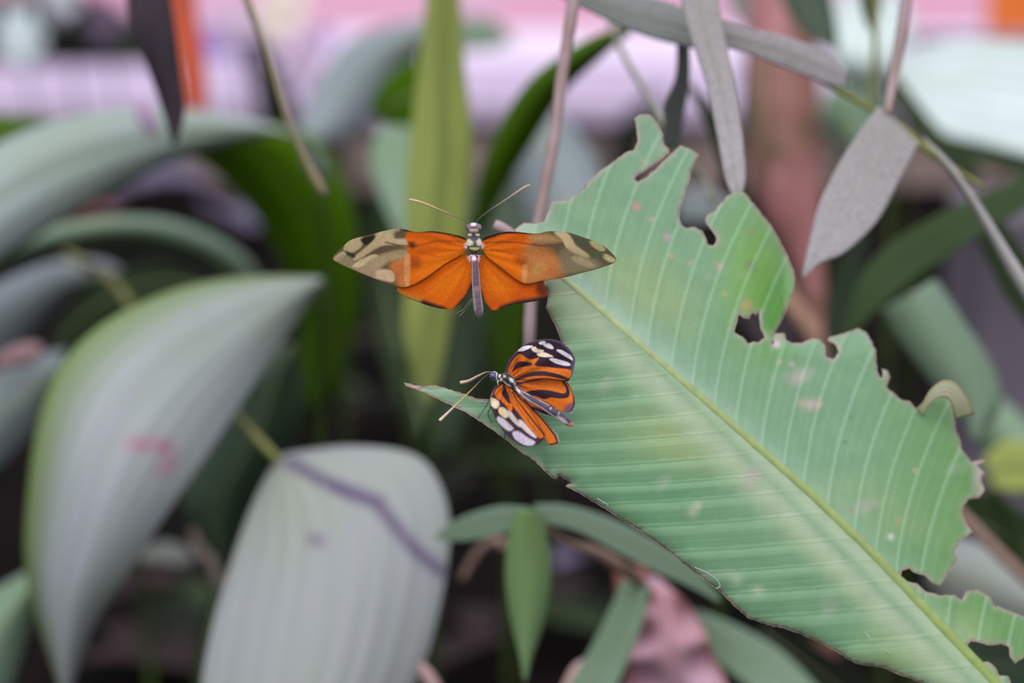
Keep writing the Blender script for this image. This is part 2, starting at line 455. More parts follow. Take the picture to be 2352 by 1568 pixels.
leaf('palm_leaf', 'dim blue green leaf hanging between the two large silvery leaves',
     [(660, 790), (560, 850), (490, 980), (425, 1110), (425, 1190), (500, 1300)],
     [(680, 800), (695, 880), (690, 980), (640, 1080), (570, 1190), (510, 1300)],
     1.12, 1.18, LM['teal'], cup=0.02, rr=2.5, st=(0.0,0.3))
leaf('palm_leaf', 'grey leaf with rosy patch low at the left edge',
     [(150, 800), (40, 830), (-60, 900), (-120, 960)],
     [(130, 880), (90, 980), (20, 1060), (-80, 1150)],
     1.12, 1.05, LM['slate'], cup=0.02, rr=3)
leaf('palm_leaf', 'beige grey leaf tip at the lower left corner',
     [(110, 1285), (0, 1345), (-80, 1400), (-120, 1500)],
     [(100, 1310), (70, 1430), (30, 1570), (-10, 1660)],
     1.05, 1.0, LM['sage'], cup=0.02, rr=3)
tag(tube('fallen_petal', [(-10, 838, 1.09, 14), (25, 822, 1.09, 22), (60, 812, 1.09, 25), (95, 800, 1.09, 14)], LM['litter3'], n=14),
    'rosy dry scrap lying on the grey leaf at the left edge', 'dry scrap')
tube_ = tube('leaf_stalk', [(120, 560, 1.25, 8), (200, 610, 1.2, 10), (260, 650, 1.15, 11), (300, 700, 1.1, 10)], M_olive)
tag(tube_, 'short olive stalk behind the top of the broad drooping leaf', 'stalk')

# lime and surrounding
leaf('palm_leaf', 'tall upright lime green leaf with darker centre crease behind the flying butterfly',
     [(975, 930), (940, 830), (925, 740), (935, 600), (932, 480), (942, 320), (962, 150), (985, -60)],
     [(985, 940), (1012, 860), (1035, 740), (1062, 600), (1078, 450), (1086, 320), (1068, 160), (1052, -60)],
     1.04, 0.98, LM['lime'], cup=0.0, fold=-0.012, rr=2.0, ribmat=M_rib, st=(-0.01,0.1))
leaf('palm_leaf', 'dark green blade arching down behind the thin pink cane',
     [(1440, 55), (1330, 100), (1225, 175), (1150, 280), (1105, 390), (1085, 520)],
     [(1450, 75), (1370, 140), (1290, 220), (1220, 330), (1160, 430), (1110, 540)],
     0.93, 1.05, LM['vivid'], cup=0.015, rr=2, ribmat=M_dkrib)
leaf('palm_leaf', 'pale blue grey leaf slanting down beside the lime leaf',
     [(990, 40), (880, 60), (790, 100), (730, 190), (680, 300), (690, 350)],
     [(990, 110), (920, 170), (870, 240), (810, 310), (740, 345), (700, 352)],
     1.62, 1.5, LM['slate'], cup=0.02, rr=3, st=(0.05,0.2))
leaf('palm_leaf', 'pale green upright leaf behind the left side of the lime leaf',
     [(870, 290), (850, 360), (870, 440), (905, 520), (930, 600)],
     [(960, 290), (975, 380), (970, 460), (960, 540), (940, 610)],
     1.35, 1.3, LM['sage'], rr=3, st=(0.0,0.15))
leaf('palm_leaf', 'blue grey leaf slanting behind the thin pink cane',
     [(1240, 230), (1300, 270), (1360, 350), (1400, 440), (1440, 560)],
     [(1180, 260), (1170, 350), (1190, 450), (1230, 540), (1330, 640)],
     1.5, 1.45, LM['slate'], cup=0.02, rr=3, st=(0.02,0.1))
leaf('palm_leaf', 'dull green leaf low behind the blue grey slanting leaf',
     [(1060, 430), (1150, 420), (1240, 470), (1260, 560)], [(1060, 520), (1120, 560), (1190, 590), (1240, 600)],
     1.8, 1.78, LM['teal'], rr=3, st=(0.0,0.1))
leaf('palm_leaf', 'small sage leaf beside the top of the lime leaf',
     [(1000, 60), (1080, 38), (1140, 48), (1180, 90)], [(1000, 120), (1070, 118), (1130, 112), (1176, 96)],
     1.9, 1.9, LM['sage'], rr=3, st=(0.0,0.2))
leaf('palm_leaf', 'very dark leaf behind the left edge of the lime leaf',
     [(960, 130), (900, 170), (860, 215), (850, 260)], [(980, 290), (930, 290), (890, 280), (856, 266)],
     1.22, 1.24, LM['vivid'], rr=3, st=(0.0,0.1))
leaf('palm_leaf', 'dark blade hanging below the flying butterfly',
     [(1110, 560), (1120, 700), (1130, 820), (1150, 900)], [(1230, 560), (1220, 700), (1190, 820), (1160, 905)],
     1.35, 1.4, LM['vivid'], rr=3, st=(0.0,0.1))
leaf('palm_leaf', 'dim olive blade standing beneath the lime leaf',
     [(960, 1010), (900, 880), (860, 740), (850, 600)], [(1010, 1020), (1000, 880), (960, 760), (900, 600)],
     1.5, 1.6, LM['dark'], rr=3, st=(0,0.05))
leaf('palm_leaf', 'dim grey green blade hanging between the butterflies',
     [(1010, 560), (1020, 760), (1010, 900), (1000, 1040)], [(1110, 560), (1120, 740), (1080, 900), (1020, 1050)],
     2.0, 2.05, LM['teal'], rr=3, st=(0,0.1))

# dark hanging leaf, rusty blade and twigs at the top left
leaf('dead_leaf', 'dark purple brown dead leaf hanging to a point at the top left',
     [(285, -60), (300, 60), (340, 160), (372, 250), (396, 330)], [(382, -60), (402, 60), (414, 160), (424, 250), (406, 330)],
     0.86, 0.86, plain('dead_leaf_brown', (46, 38, 46), (70, 58, 66), 30, 0.8), cat='dead leaf', rr=2, ribmat=LM['litter2'], cup=0.01)
leaf('orange_bract', 'orange red strap hanging behind the dark dead leaf',
     [(365, -60), (388, 60), (410, 150), (420, 250)], [(444, -60), (458, 60), (472, 150), (478, 250)],
     1.5, 1.45, plain('orange_red', (164, 64, 28), (146, 56, 26), 20, 0.6), cat='strap leaf', rib=False)
tag(tube('twig', [(555, -30, 0.80, 9), (612, 120, 0.80, 8), (660, 270, 0.80, 8), (700, 360, 0.80, 9), (728, 415, 0.80, 12), (748, 448, 0.80, 9)],
         plain('grey_olive_twig', (128, 122, 84), (120, 104, 100), 30, 0.7)), 'thin olive twig with a swollen tip hanging in the upper left', 'twig')
tag(tube('flower_bud', [(318, 225, 1.0, 8), (330, 250, 1.0, 20), (342, 280, 1.0, 20), (352, 312, 1.0, 6)], plain('mauve_bud', (176, 150, 182), (156, 130, 160), 30), n=12),
    'small mauve bud beside the tip of the dark dead leaf', 'bud')
for (x, y, rx, c, lb) in ((45, 88, 54, (226, 240, 244), 'pale blue white blossom at the upper left edge'),
                          (140, 0, 40, (206, 206, 216), 'pale blossom at the top beside the upper left corner'),
                          (650, 42, 62, (255, 240, 226), 'cream blossom near the top left of the lime leaf'),
                          (540, 60, 44, (224, 200, 226), 'lilac blossom beside the cream blossom'),
                          (690, 122, 50, (224, 196, 224), 'lilac blossom below the cream blossom'),
                          (240, 50, 46, (104, 88, 108), 'dusky mauve blossom left of the dark dead leaf')):
    root = empty('blossom', P(x, y, 2.6)); tag(root, lb, 'blossom')
    k = 36. / LENS / 2352. * 2.6; mt = plain('petal_' + str(x), c, tuple(int(q * .93) for q in c), 20, 0.6)
    for q in range(6):
        a = q * math.pi / 3 + x
        V, F, U = [], [], []
        for i in range(9):
            for j in range(7):
                u = i / 8; s = (j / 6 - 0.5) * 1.0 * math.sin(math.pi * min(1, u * 0.85 + 0.12))
                r_ = rx * k * u * 1.15
                lx = r_ * math.cos(a) - s * rx * k * math.sin(a); lz = r_ * math.sin(a) + s * rx * k * math.cos(a)
                V.append(Vector(P(x, y, 2.6)) + Vector((lx, -0.3 * rx * k * u * (1 - u) * 3 + 0.2 * r_ * s, lz * 1.25))); U.append((u, s))
        for i in range(8):
            for j in range(6):
                b = i * 7 + j; F.append((b, b + 1, b + 8, b + 7))
        mesh('petal', V, F, mt, root, uvs=U, thick=0.0006)
    b_ = P(x, y, 2.6); V, F, U = tube_geo([b_, Vector((b_.x + .01, b_.y + .05, b_.z * .5)), Vector((b_.x + .02, b_.y + .05, -.01))], [.0015, .002, .003], 6); mesh('stalk', V, F, LM['black'], root, uvs=U)

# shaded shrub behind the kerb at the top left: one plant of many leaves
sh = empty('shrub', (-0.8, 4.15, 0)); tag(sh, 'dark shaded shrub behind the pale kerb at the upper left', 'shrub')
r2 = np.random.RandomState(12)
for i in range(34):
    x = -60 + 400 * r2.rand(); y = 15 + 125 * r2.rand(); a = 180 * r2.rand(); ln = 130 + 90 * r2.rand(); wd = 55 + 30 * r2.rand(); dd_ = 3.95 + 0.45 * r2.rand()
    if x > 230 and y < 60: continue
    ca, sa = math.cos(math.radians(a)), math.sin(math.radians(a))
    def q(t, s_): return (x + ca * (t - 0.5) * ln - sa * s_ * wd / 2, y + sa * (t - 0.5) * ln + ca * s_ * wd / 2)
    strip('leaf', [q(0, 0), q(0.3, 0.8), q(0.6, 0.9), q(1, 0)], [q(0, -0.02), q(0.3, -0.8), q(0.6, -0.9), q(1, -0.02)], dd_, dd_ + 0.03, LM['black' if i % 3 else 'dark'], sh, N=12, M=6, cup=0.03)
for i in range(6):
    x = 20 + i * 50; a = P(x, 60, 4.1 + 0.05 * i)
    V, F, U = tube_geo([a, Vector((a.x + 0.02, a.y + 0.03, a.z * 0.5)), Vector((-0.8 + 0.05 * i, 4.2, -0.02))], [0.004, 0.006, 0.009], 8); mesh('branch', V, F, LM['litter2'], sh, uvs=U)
leaf('shrub_leaf', 'green leaf against the kerb at the left edge above the arching leaf',
     [(-60, 260), (20, 262), (100, 270), (130, 285)], [(-60, 360), (10, 340), (80, 300), (128, 288)], 1.5, 1.5, LM['vivid'], rr=3)

# ---- right side -------------------------------------------------------------------------------
tr = empty('tree_trunk', P(1830, 760, 1.3)); tag(tr, 'blotched reddish brown stalk standing behind the grey leaves at upper right', 'plant stalk')
mt_trunk, n, bs = nodes('blotched_bark')
tco = n.nodes.new('ShaderNodeTexCoord'); mp = n.nodes.new('ShaderNodeMapping'); n.links.new(tco.outputs['Object'], mp.inputs[0]); mp.inputs['Scale'].default_value = (1, 1, 0.55)
c_ = mix(n, ramp(n, noise(n, mp.outputs[0], 22, 3), (0.42, 0.6, 0, 1)), lin((140, 94, 84)), lin((190, 128, 132)))
mp2 = n.nodes.new('ShaderNodeMapping'); n.links.new(tco.outputs['Object'], mp2.inputs[0]); mp2.inputs['Location'].default_value = (3, 1, 2)
c_ = mix(n, ramp(n, noise(n, mp2.outputs[0], 30, 3), (0.52, 0.66, 0, 0.85)), c_, lin((100, 76, 54)))
finish(n, bs, c_, 0.42, 0.5, 0, bump=noise(n, mp.outputs[0], 60, 3), bstr=0.3)
tube('stem', [(1795, -80, 1.3, 78), (1798, 100, 1.3, 80), (1800, 250, 1.3, 82), (1802, 380, 1.3, 82), (1822, 480, 1.3, 66), (1846, 570, 1.3, 44), (1862, 640, 1.3, 32), (1878, 740, 1.3, 24), (1890, 900, 1.3, 22), (1900, 1300, 1.32, 24), (1900, 1560, 1.34, 28)],
     mt_trunk, tr, 60, 24, lump=0.03)
tube('leaf_sheath', [(1742, 120, 1.24, 10), (1750, 220, 1.235, 18), (1752, 320, 1.235, 16), (1762, 430, 1.24, 6)], plain('olive_sheath', (120, 104, 78), (136, 96, 84), 30), tr, 20, 10)

tag(tube('cane', [(1322, -30, 0.72, 16), (1306, 80, 0.72, 15), (1290, 180, 0.72, 14), (1272, 320, 0.72, 14), (1250, 440, 0.72, 14), (1232, 540, 0.72, 14), (1220, 680, 0.72, 13), (1216, 790, 0.72, 13), (1220, 900, 0.73, 12)],
         M_pink, n=50, lump=0.06), 'thin pinkish cane rising behind the flying butterfly and the torn leaf', 'cane')
tag(tube('stem_stub', [(1135, 515, 0.655, 11), (1150, 522, 0.655, 13), (1175, 535, 0.655, 10), (1200, 548, 0.655, 7)], M_pink, n=14), 'short pink stem stub beside the head of the flying butterfly', 'stub')
tag(tube('vine', [(1380, -20, 0.85, 7), (1420, 100, 0.85, 7), (1480, 210, 0.85, 7), (1530, 300, 0.85, 9), (1560, 360, 0.85, 8), (1610, 400, 0.86, 8), (1640, 470, 0.86, 8)], plain('grey_green_vine', (150, 152, 140), (118, 128, 92), 30)),
    'thin grey green vine slanting above the top of the torn leaf', 'vine')

b1 = empty('bamboo_sprig', P(1600, -20, 0.73)); tag(b1, 'dusty grey bamboo sprig hanging from the top with four long leaves', 'bamboo sprig')
leaf('leaf', None, [(1600, 20), (1700, 60), (1800, 82), (1900, 122), (1948, 158)], [(1590, 105), (1680, 112), (1790, 150), (1880, 186), (1944, 204)], 0.73, 0.74, LM['grey'], parent=b1, rr=0.8, cup=0.0006)
leaf('leaf', None, [(1600, 30), (1520, 0), (1440, -14), (1340, -30), (1250, -50)], [(1600, 112), (1500, 88), (1420, 58), (1350, 24), (1260, -20)], 0.745, 0.76, LM['grey2'], parent=b1, rr=0.8, cup=0.0006)
leaf('leaf', None, [(1552, -60), (1578, 60), (1618, 180), (1645, 300), (1664, 400), (1680, 446)], [(1640, -60), (1660, 60), (1686, 180), (1704, 300), (1712, 400), (1704, 446)], 0.72, 0.69, LM['grey'], parent=b1, rr=0.8, cup=0.0006)
leaf('leaf', None, [(1555, 60), (1552, 170), (1528, 240), (1522, 345)], [(1582, 60), (1584, 180), (1572, 260), (1560, 345)], 0.75, 0.80, LM['grey2'], parent=b1, rr=0.8)
leaf('bamboo_leaf', 'slim dark green leaf edge beside the long hanging grey leaf',
     [(1575, 190), (1610, 260), (1640, 340), (1670, 440), (1740, 560)], [(1582, 185), (1640, 250), (1670, 330), (1710, 430), (1760, 560)], 0.95, 1.0, LM['dark'], rr=1.5)

b2 = empty('bamboo_sprig', P(2040, 245, 0.74)); tag(b2, 'pink stalked bamboo sprig with a broad dusty grey leaf at upper right', 'bamboo sprig')
leaf('leaf', None, [(2112, 330), (2060, 430), (2010, 515), (1940, 580), (1880, 606), (1843, 640)],
     [(2020, 244), (1975, 300), (1925, 380), (1882, 470), (1858, 560), (1842, 636)], 0.735, 0.70, LM['grey'], parent=b2, rr=0.7, cup=0.0008, fold=0.0004)
tube('stalk', [(2086, -40, 0.74, 14), (2070, 80, 0.74, 14), (2052, 180, 0.74, 12), (2038, 262, 0.735, 9)], M_pink, b2, 24)
tube('twig', [(1870, 175, 0.76, 6), (1940, 215, 0.76, 7), (2010, 255, 0.755, 8), (2080, 300, 0.75, 9), (2120, 338, 0.745, 10), (2170, 372, 0.745, 7), (2260, 430, 0.745, 6)], M_olive, b2, 24)
leaf('leaf', None, [(2120, 312), (2190, 380), (2260, 480), (2330, 590), (2420, 720)], [(2140, 350), (2210, 440), (2280, 560), (2330, 650), (2400, 760)], 0.745, 0.72, LM['grey'], parent=b2, rr=1.2, cup=0.004)
tag(tube('twig', [(2010, -20, 0.9, 7), (2010, 110, 0.9, 7), (2002, 240, 0.9, 6)], M_olive), 'thin olive twig in front of the bright foliage at upper right', 'twig')

leaf('broad_leaf', 'bright whitish green leaf glowing at the right edge',
     [(2040, 130), (2160, 92), (2260, 90), (2420, 100)], [(2060, 200), (2160, 300), (2260, 330), (2420, 372)], 1.5, 1.35, LM['bright'], rr=2, tilt=-0.10)
leaf('palm_leaf', 'yellow green leaf edge below the bright whitish leaf',
     [(2060, 225), (2160, 292), (2260, 322), (2420, 350)], [(2060, 250), (2150, 330), (2240, 372), (2420, 420)], 1.45, 1.3, LM['fresh'], rr=2)
leaf('palm_leaf', 'dark narrow leaf running under the bright whitish leaf',
     [(2060, 170), (2110, 240), (2160, 300), (2260, 400)], [(2040, 190), (2080, 270), (2110, 310), (2220, 420)], 1.2, 1.2, LM['dark'], rr=2, st=(0.02, 0.05))
leaf('palm_leaf', 'dark green hanging leaf at the top beside the dusty bamboo leaf',
     [(1790, -60), (1800, 10), (1850, 80), (1920, 120)], [(1900, -60), (1915, 20), (1925, 80), (1924, 122)], 1.1, 1.1, LM['teal'], rr=2)
leaf('palm_leaf', 'small dark green leaf hanging at the top right of the white glow',
     [(1976, -60), (1976, 0), (1984, 40), (1998, 72)], [(2022, -60), (2024, 0), (2018, 40), (2000, 74)], 1.0, 1.0, LM['dark'], rr=2)
leaf('palm_leaf', 'dull olive leaf behind the top of the reddish stalk',
     [(1660, -60), (1680, 20), (1720, 80), (1780, 130)], [(1790, -60), (1800, 10), (1810, 70), (1790, 134)], 1.5, 1.5, LM['grey2'], rr=3, st=(0.0,0.1))
leaf('palm_leaf', 'bright white leaf glowing behind the olive twig at upper right',
     [(1930, -20), (1900, 60), (1910, 150), (1960, 230)], [(2080, -20), (2100, 60), (2070, 150), (2010, 240)], 2.2, 2.1, LM['bright'], rr=3, cup=0.03, bow=0.12, st=(0.1,0.2))
leaf('palm_leaf', 'pale mint leaf behind the broad dusty grey leaf',
     [(1900, 200), (1880, 260), (1920, 330), (2000, 400)], [(2040, 200), (2040, 260), (2030, 330), (2010, 402)], 2.0, 2.0, LM['sage'], rr=3, cup=0.03, st=(0.0,0.2))
leaf('palm_leaf', 'dark green glossy leaf slanting across the right side',
     [(2420, 370), (2300, 425), (2170, 485), (2050, 555), (1975, 640), (1938, 770)],
     [(2420, 450), (2300, 510), (2200, 575), (2100, 645), (2020, 710), (1945, 780)], 0.95, 0.95, leaf_mat('mottled_dark_leaf', (44, 66, 24), (54, 78, 30), (58, 80, 44), 5, 0.4, 0.5, 0.3, 0.1, spots=(96, 112, 96), spot_amt=0.4), rr=2, ribmat=M_dkrib)
leaf('palm_leaf', 'olive green leaf drooping at the right edge under the thin grey blade',
     [(2240, 540), (2270, 600), (2310, 680), (2400, 800)], [(2300, 500), (2340, 560), (2380, 620), (2440, 700)], 0.9, 0.9, LM['dark'], rr=2)
leaf('palm_leaf', 'light green leaf standing out behind the notched edge of the torn leaf',
     [(2150, 640), (2210, 730), (2280, 840), (2300, 930), (2250, 1010)], [(2024, 712), (2070, 790), (2130, 870), (2190, 940), (2230, 1010)], 0.93, 0.93, LM['sage'], rr=2, cup=0.01, st=(0.05,0.2))
leaf('palm_leaf', 'soft green leaf behind the curled lobe at the right edge',
     [(2250, 880), (2320, 930), (2400, 1010), (2460, 1090)], [(2200, 960), (2260, 1040), (2340, 1120), (2420, 1200)], 1.15, 1.1, LM['sage'], rr=2, cup=0.01)
leaf('palm_leaf', 'yellow green leaf glimpsed beside the rightmost torn point',
     [(2260, 1050), (2310, 1010), (2360, 1020), (2420, 1060)], [(2280, 1120), (2320, 1130), (2370, 1130), (2420, 1120)], 1.05, 1.05, LM['lime'], rr=2, st=(0.1,0.1))
leaf('palm_leaf', 'dark olive leaf behind the bite in the right margin',
     [(2200, 1130), (2280, 1130), (2360, 1180), (2440, 1250)], [(2190, 1230), (2260, 1300), (2340, 1340), (2440, 1420)], 1.1, 1.1, LM['dark'], rr=2)
leaf('palm_leaf', 'pale blue grey leaf behind the lower gap in the torn leaf',
     [(2150, 1235), (2230, 1240), (2320, 1290), (2440, 1370)], [(2120, 1340), (2190, 1400), (2290, 1440), (2440, 1500)], 1.0, 0.95, LM['bigblue2'], rr=2, cup=0.01)
leaf('palm_leaf', 'grey green leaf behind the corner holes at lower right',
     [(2100, 1440), (2200, 1440), (2300, 1450), (2440, 1480)], [(2100, 1600), (2200, 1610), (2300, 1610), (2440, 1600)], 1.05, 1.0, LM['teal'], rr=2)
tag(tube('cane', [(2180, 1150, 0.9, 14), (2240, 1215, 0.9, 15), (2300, 1275, 0.9, 15), (2400, 1370, 0.9, 15)], M_tan), 'brownish cane slanting below the bite at the right edge', 'cane')
tag(tube('cane', [(1790, 640, 1.2, 16), (1820, 700, 1.2, 20), (1850, 740, 1.2, 18), (1880, 800, 1.2, 12)], plain('buff_cane', (186, 150, 124), (170, 130, 108), 30)), 'buff dry stub behind the torn leaf beside the reddish stalk', 'stub')
leaf('palm_leaf', 'grey green upright blade between the stalk and the dark slanting leaf',
     [(1900, 860), (1890, 740), (1920, 620), (1960, 540)], [(1960, 860), (1960, 760), (1980, 640), (1990, 540)], 1.2, 1.15, LM['teal'], rr=2, st=(0,0.1))
leaf('palm_leaf', 'very dark leaf behind the drooping green flap of the torn leaf',
     [(1640, 640), (1690, 720), (1740, 800), (1800, 860)], [(1760, 600), (1800, 680), (1830, 760), (1840, 860)], 1.0, 1.0, plain('plum_dark', (52, 42, 48), (40, 32, 36), 20), rr=2, ribmat=LM['litter2'], st=(0.0,0.1))
leaf('palm_leaf', 'green grey leaf seen through the deep notch in the torn leaf',
     [(1560, 440), (1600, 430), (1660, 450), (1720, 480)], [(1550, 500), (1600, 510), (1660, 500), (1720, 490)], 1.3, 1.3, LM['slate'], rr=2, st=(0.0,0.1))
box('post', 0.315, 0.45, 1.5, 1.62, -0.02, 0.31, plain('grey_purple_post', (112, 104, 116), (96, 88, 98), 8)); tag(bpy.data.objects['post'], 'grey purple square post standing behind the leaves at the right edge', 'post')
rr_ = empty('rail', (1.3, 3.2, -0.01)); tag(rr_, 'thin grey rail crossing behind the bright leaf at upper right', 'rail')
box('rail_bar', 0.57, 1.7, 3.2, 3.24, 0.212, 0.244, M_kerbf, rr_); box('rail_post', 1.3, 1.34, 3.2, 3.24, -0.01, 0.214, M_kerbf, rr_)
op = box('orange_board', 0.73, 1.2, 3.5, 3.53, 0.122, 0.62, plain('orange_panel', (244, 130, 56), (232, 118, 50), 5), bev=0.01); tag(op, 'plain orange panel cut off by the top right corner', 'panel')

# ---- lower centre -----------------------------------------------------------------------------
b3 = empty('bamboo_sprig', P(1215, 1170, 0.80)); tag(b3, 'young bamboo sprig with three fresh green leaves below the seated butterfly', 'bamboo sprig')
leaf('leaf', None, [(1185, 1168), (1166, 1240), (1160, 1330), (1172, 1420), (1194, 1510), (1204, 1566)], [(1240, 1168), (1258, 1240), (1266, 1330), (1252, 1420), (1222, 1510), (1208, 1566)], 0.79, 0.80, LM['fresh'], parent=b3, rr=0.9, cup=0.008)
leaf('leaf', None, [(1215, 1165), (1150, 1162), (1080, 1180), (1030, 1205), (1000, 1232)], [(1215, 1200), (1160, 1224), (1090, 1240), (1040, 1242), (1000, 1236)], 0.81, 0.83, LM['sage'], parent=b3, rr=1.0)
leaf('leaf', None, [(1225, 1158), (1300, 1160), (1400, 1190), (1500, 1240), (1590, 1300), (1660, 1380)], [(1245, 1200), (1330, 1222), (1420, 1270), (1500, 1310), (1580, 1345), (1650, 1382)], 0.81, 0.80, LM['sage'], parent=b3, rr=1.2)
tube('stalk', [(1215, 1172, 0.80, 5), (1235, 1200, 0.805, 6), (1300, 1245, 0.82, 10), (1370, 1268, 0.83, 13), (1430, 1305, 0.84, 16), (1480, 1350, 0.87, 15), (1530, 1480, 0.95, 12), (1540, 1700, 1.0, 12)], M_tan, b3, 30)
leaf('bamboo_leaf', 'grey green blade hanging beside the pink dry leaf',
     [(1432, 1330), (1400, 1400), (1360, 1480), (1300, 1590)], [(1492, 1345), (1480, 1420), (1450, 1500), (1410, 1590)], 0.86, 0.84, LM['sage'], rr=1.4)
leaf('dead_leaf', 'curled pink dry leaf at bottom centre right',
     [(1478, 1325), (1462, 1400), (1440, 1500), (1430, 1600)], [(1510, 1325), (1590, 1400), (1640, 1500), (1680, 1600)], 0.90, 0.88, LM['pinkdry'], cat='dead leaf', rr=1, cup=0.01, bow=0.02, wave=0.02, ribmat=M_tan)
leaf('dead_leaf', 'rust brown dry leaf edge left of the curled pink leaf',
     [(1410, 1300), (1420, 1400), (1430, 1500), (1450, 1600)], [(1490, 1300), (1500, 1400), (1520, 1500), (1530, 1600)], 0.95, 0.95, LM['rust'], cat='dead leaf', rr=2, ribmat=M_tan)
leaf('bamboo_leaf', 'grey green leaf running under the lower margin of the torn leaf at bottom',
     [(1600, 1400), (1700, 1440), (1800, 1500), (1900, 1600)], [(1600, 1470), (1660, 1530), (1720, 1580), (1760, 1620)], 0.92, 0.9, LM['sage'], rr=1.4)
leaf('bamboo_leaf', 'dark leaf under the lower margin of the torn leaf at bottom right',
     [(1760, 1430), (1900, 1500), (2000, 1560), (2060, 1640)], [(1740, 1470), (1820, 1560), (1880, 1620), (1940, 1660)], 1.0, 1.0, LM['black'], rr=1.4)
tag(tube('twig', [(1060, 1330, 0.95, 8), (1095, 1270, 0.95, 9), (1135, 1240, 0.95, 11), (1160, 1256, 0.95, 14)], M_tan), 'brown twig end behind the left leaf of the young sprig', 'twig')
tag(tube('dry_bract', [(1300, 1600, 0.85, 20), (1330, 1545, 0.85, 22), (1352, 1520, 0.85, 14)], plain('buff_pink', (206, 172, 166), (186, 150, 146), 30)), 'buff pink dry bract at the bottom edge', 'dry bract')
tag(tube('dry_bract', [(1010, 1600, 0.84, 16), (985, 1555, 0.84, 16), (965, 1525, 0.84, 9)], plain('buff_rose', (180, 148, 144), (160, 124, 120), 30)), 'rosy stub at the bottom edge beside the wide pale leaf', 'stub')
tag(tube('twig', [(440, 1215, 1.1, 9), (460, 1265, 1.1, 13), (490, 1300, 1.1, 13), (505, 1350, 1.1, 10)], plain('dull_pink_twig', (120, 106, 98), (96, 84, 72), 30)), 'dull brown twig between the two large silvery leaves', 'twig')
leaf('shrub_leaf', 'green blade edge beside the left margin of the wide pale leaf',
     [(505, 1320), (470, 1400), (450, 1500), (440, 1600)], [(530, 1330), (515, 1420), (490, 1510), (480, 1600)], 1.1, 1.1, LM['dark'], rr=2)
leaf('shrub_leaf', 'olive scrap leaf lying low between the two large silvery leaves',
     [(320, 1265), (370, 1245), (420, 1255), (450, 1280)], [(320, 1290), (370, 1290), (410, 1295), (450, 1284)], 1.3, 1.3, LM['grey2'], rr=2, st=(0,0.02))

# ---- leaf litter and undergrowth seen in the dark gaps ----------------------------------------
def flat_leaf(name, label, px, py, size, ang, mat, group=None, z=0.02, up=0.25, aspect=0.45, cat='fallen leaf'):
    """a dry leaf lying on the soil where the view through this gap meets the ground"""
    c = G(px, py, z); a = math.radians(ang); V, F, U = [], [], []
    N, M_ = 14, 8
    for i in range(N + 1):
        v = i / N; wdt = size * aspect * math.sin(math.pi * (0.06 + 0.9 * v)) ** 0.8
        for j in range(M_ + 1):
            s = 2 * j / M_ - 1
            lx = (v - 0.5) * size; ly = s * wdt / 2
            V.append((c.x + lx * math.cos(a) - ly * math.sin(a), c.y + lx * math.sin(a) + ly * math.cos(a),
                      c.z + up * size * (0.5 - (v - 0.5) ** 2) * 0.5 + 0.18 * wdt * s * s + 0.01 * math.sin(v * 9 + s * 2) * size))
            U.append((j / M_, v))
    for i in range(N):
        for j in range(M_):
            q = i * (M_ + 1) + j; F.append((q, q + 1, q + M_ + 2, q + M_ + 1))
    o = mesh(name, V, F, mat, uvs=U, thick=0.0006)
    return tag(o, label, cat, group)

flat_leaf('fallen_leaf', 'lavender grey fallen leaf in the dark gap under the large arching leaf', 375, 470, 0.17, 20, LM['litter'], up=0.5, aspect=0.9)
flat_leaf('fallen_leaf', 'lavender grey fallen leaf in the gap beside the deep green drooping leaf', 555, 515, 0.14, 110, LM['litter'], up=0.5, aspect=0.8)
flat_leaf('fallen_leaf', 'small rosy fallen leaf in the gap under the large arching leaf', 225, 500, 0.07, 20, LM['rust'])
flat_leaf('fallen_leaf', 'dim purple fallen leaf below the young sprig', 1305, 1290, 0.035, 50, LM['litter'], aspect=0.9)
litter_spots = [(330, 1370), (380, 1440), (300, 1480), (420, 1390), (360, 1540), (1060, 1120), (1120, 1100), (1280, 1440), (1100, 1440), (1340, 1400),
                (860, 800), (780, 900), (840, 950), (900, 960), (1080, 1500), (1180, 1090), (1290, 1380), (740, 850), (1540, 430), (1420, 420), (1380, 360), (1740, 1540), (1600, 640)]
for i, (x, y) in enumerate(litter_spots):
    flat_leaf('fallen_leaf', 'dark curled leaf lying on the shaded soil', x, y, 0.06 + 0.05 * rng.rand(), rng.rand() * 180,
              (LM['litter2'], LM['black'], LM['litter2'], LM['dark'])[i % 4], group='dark fallen leaves on the soil')
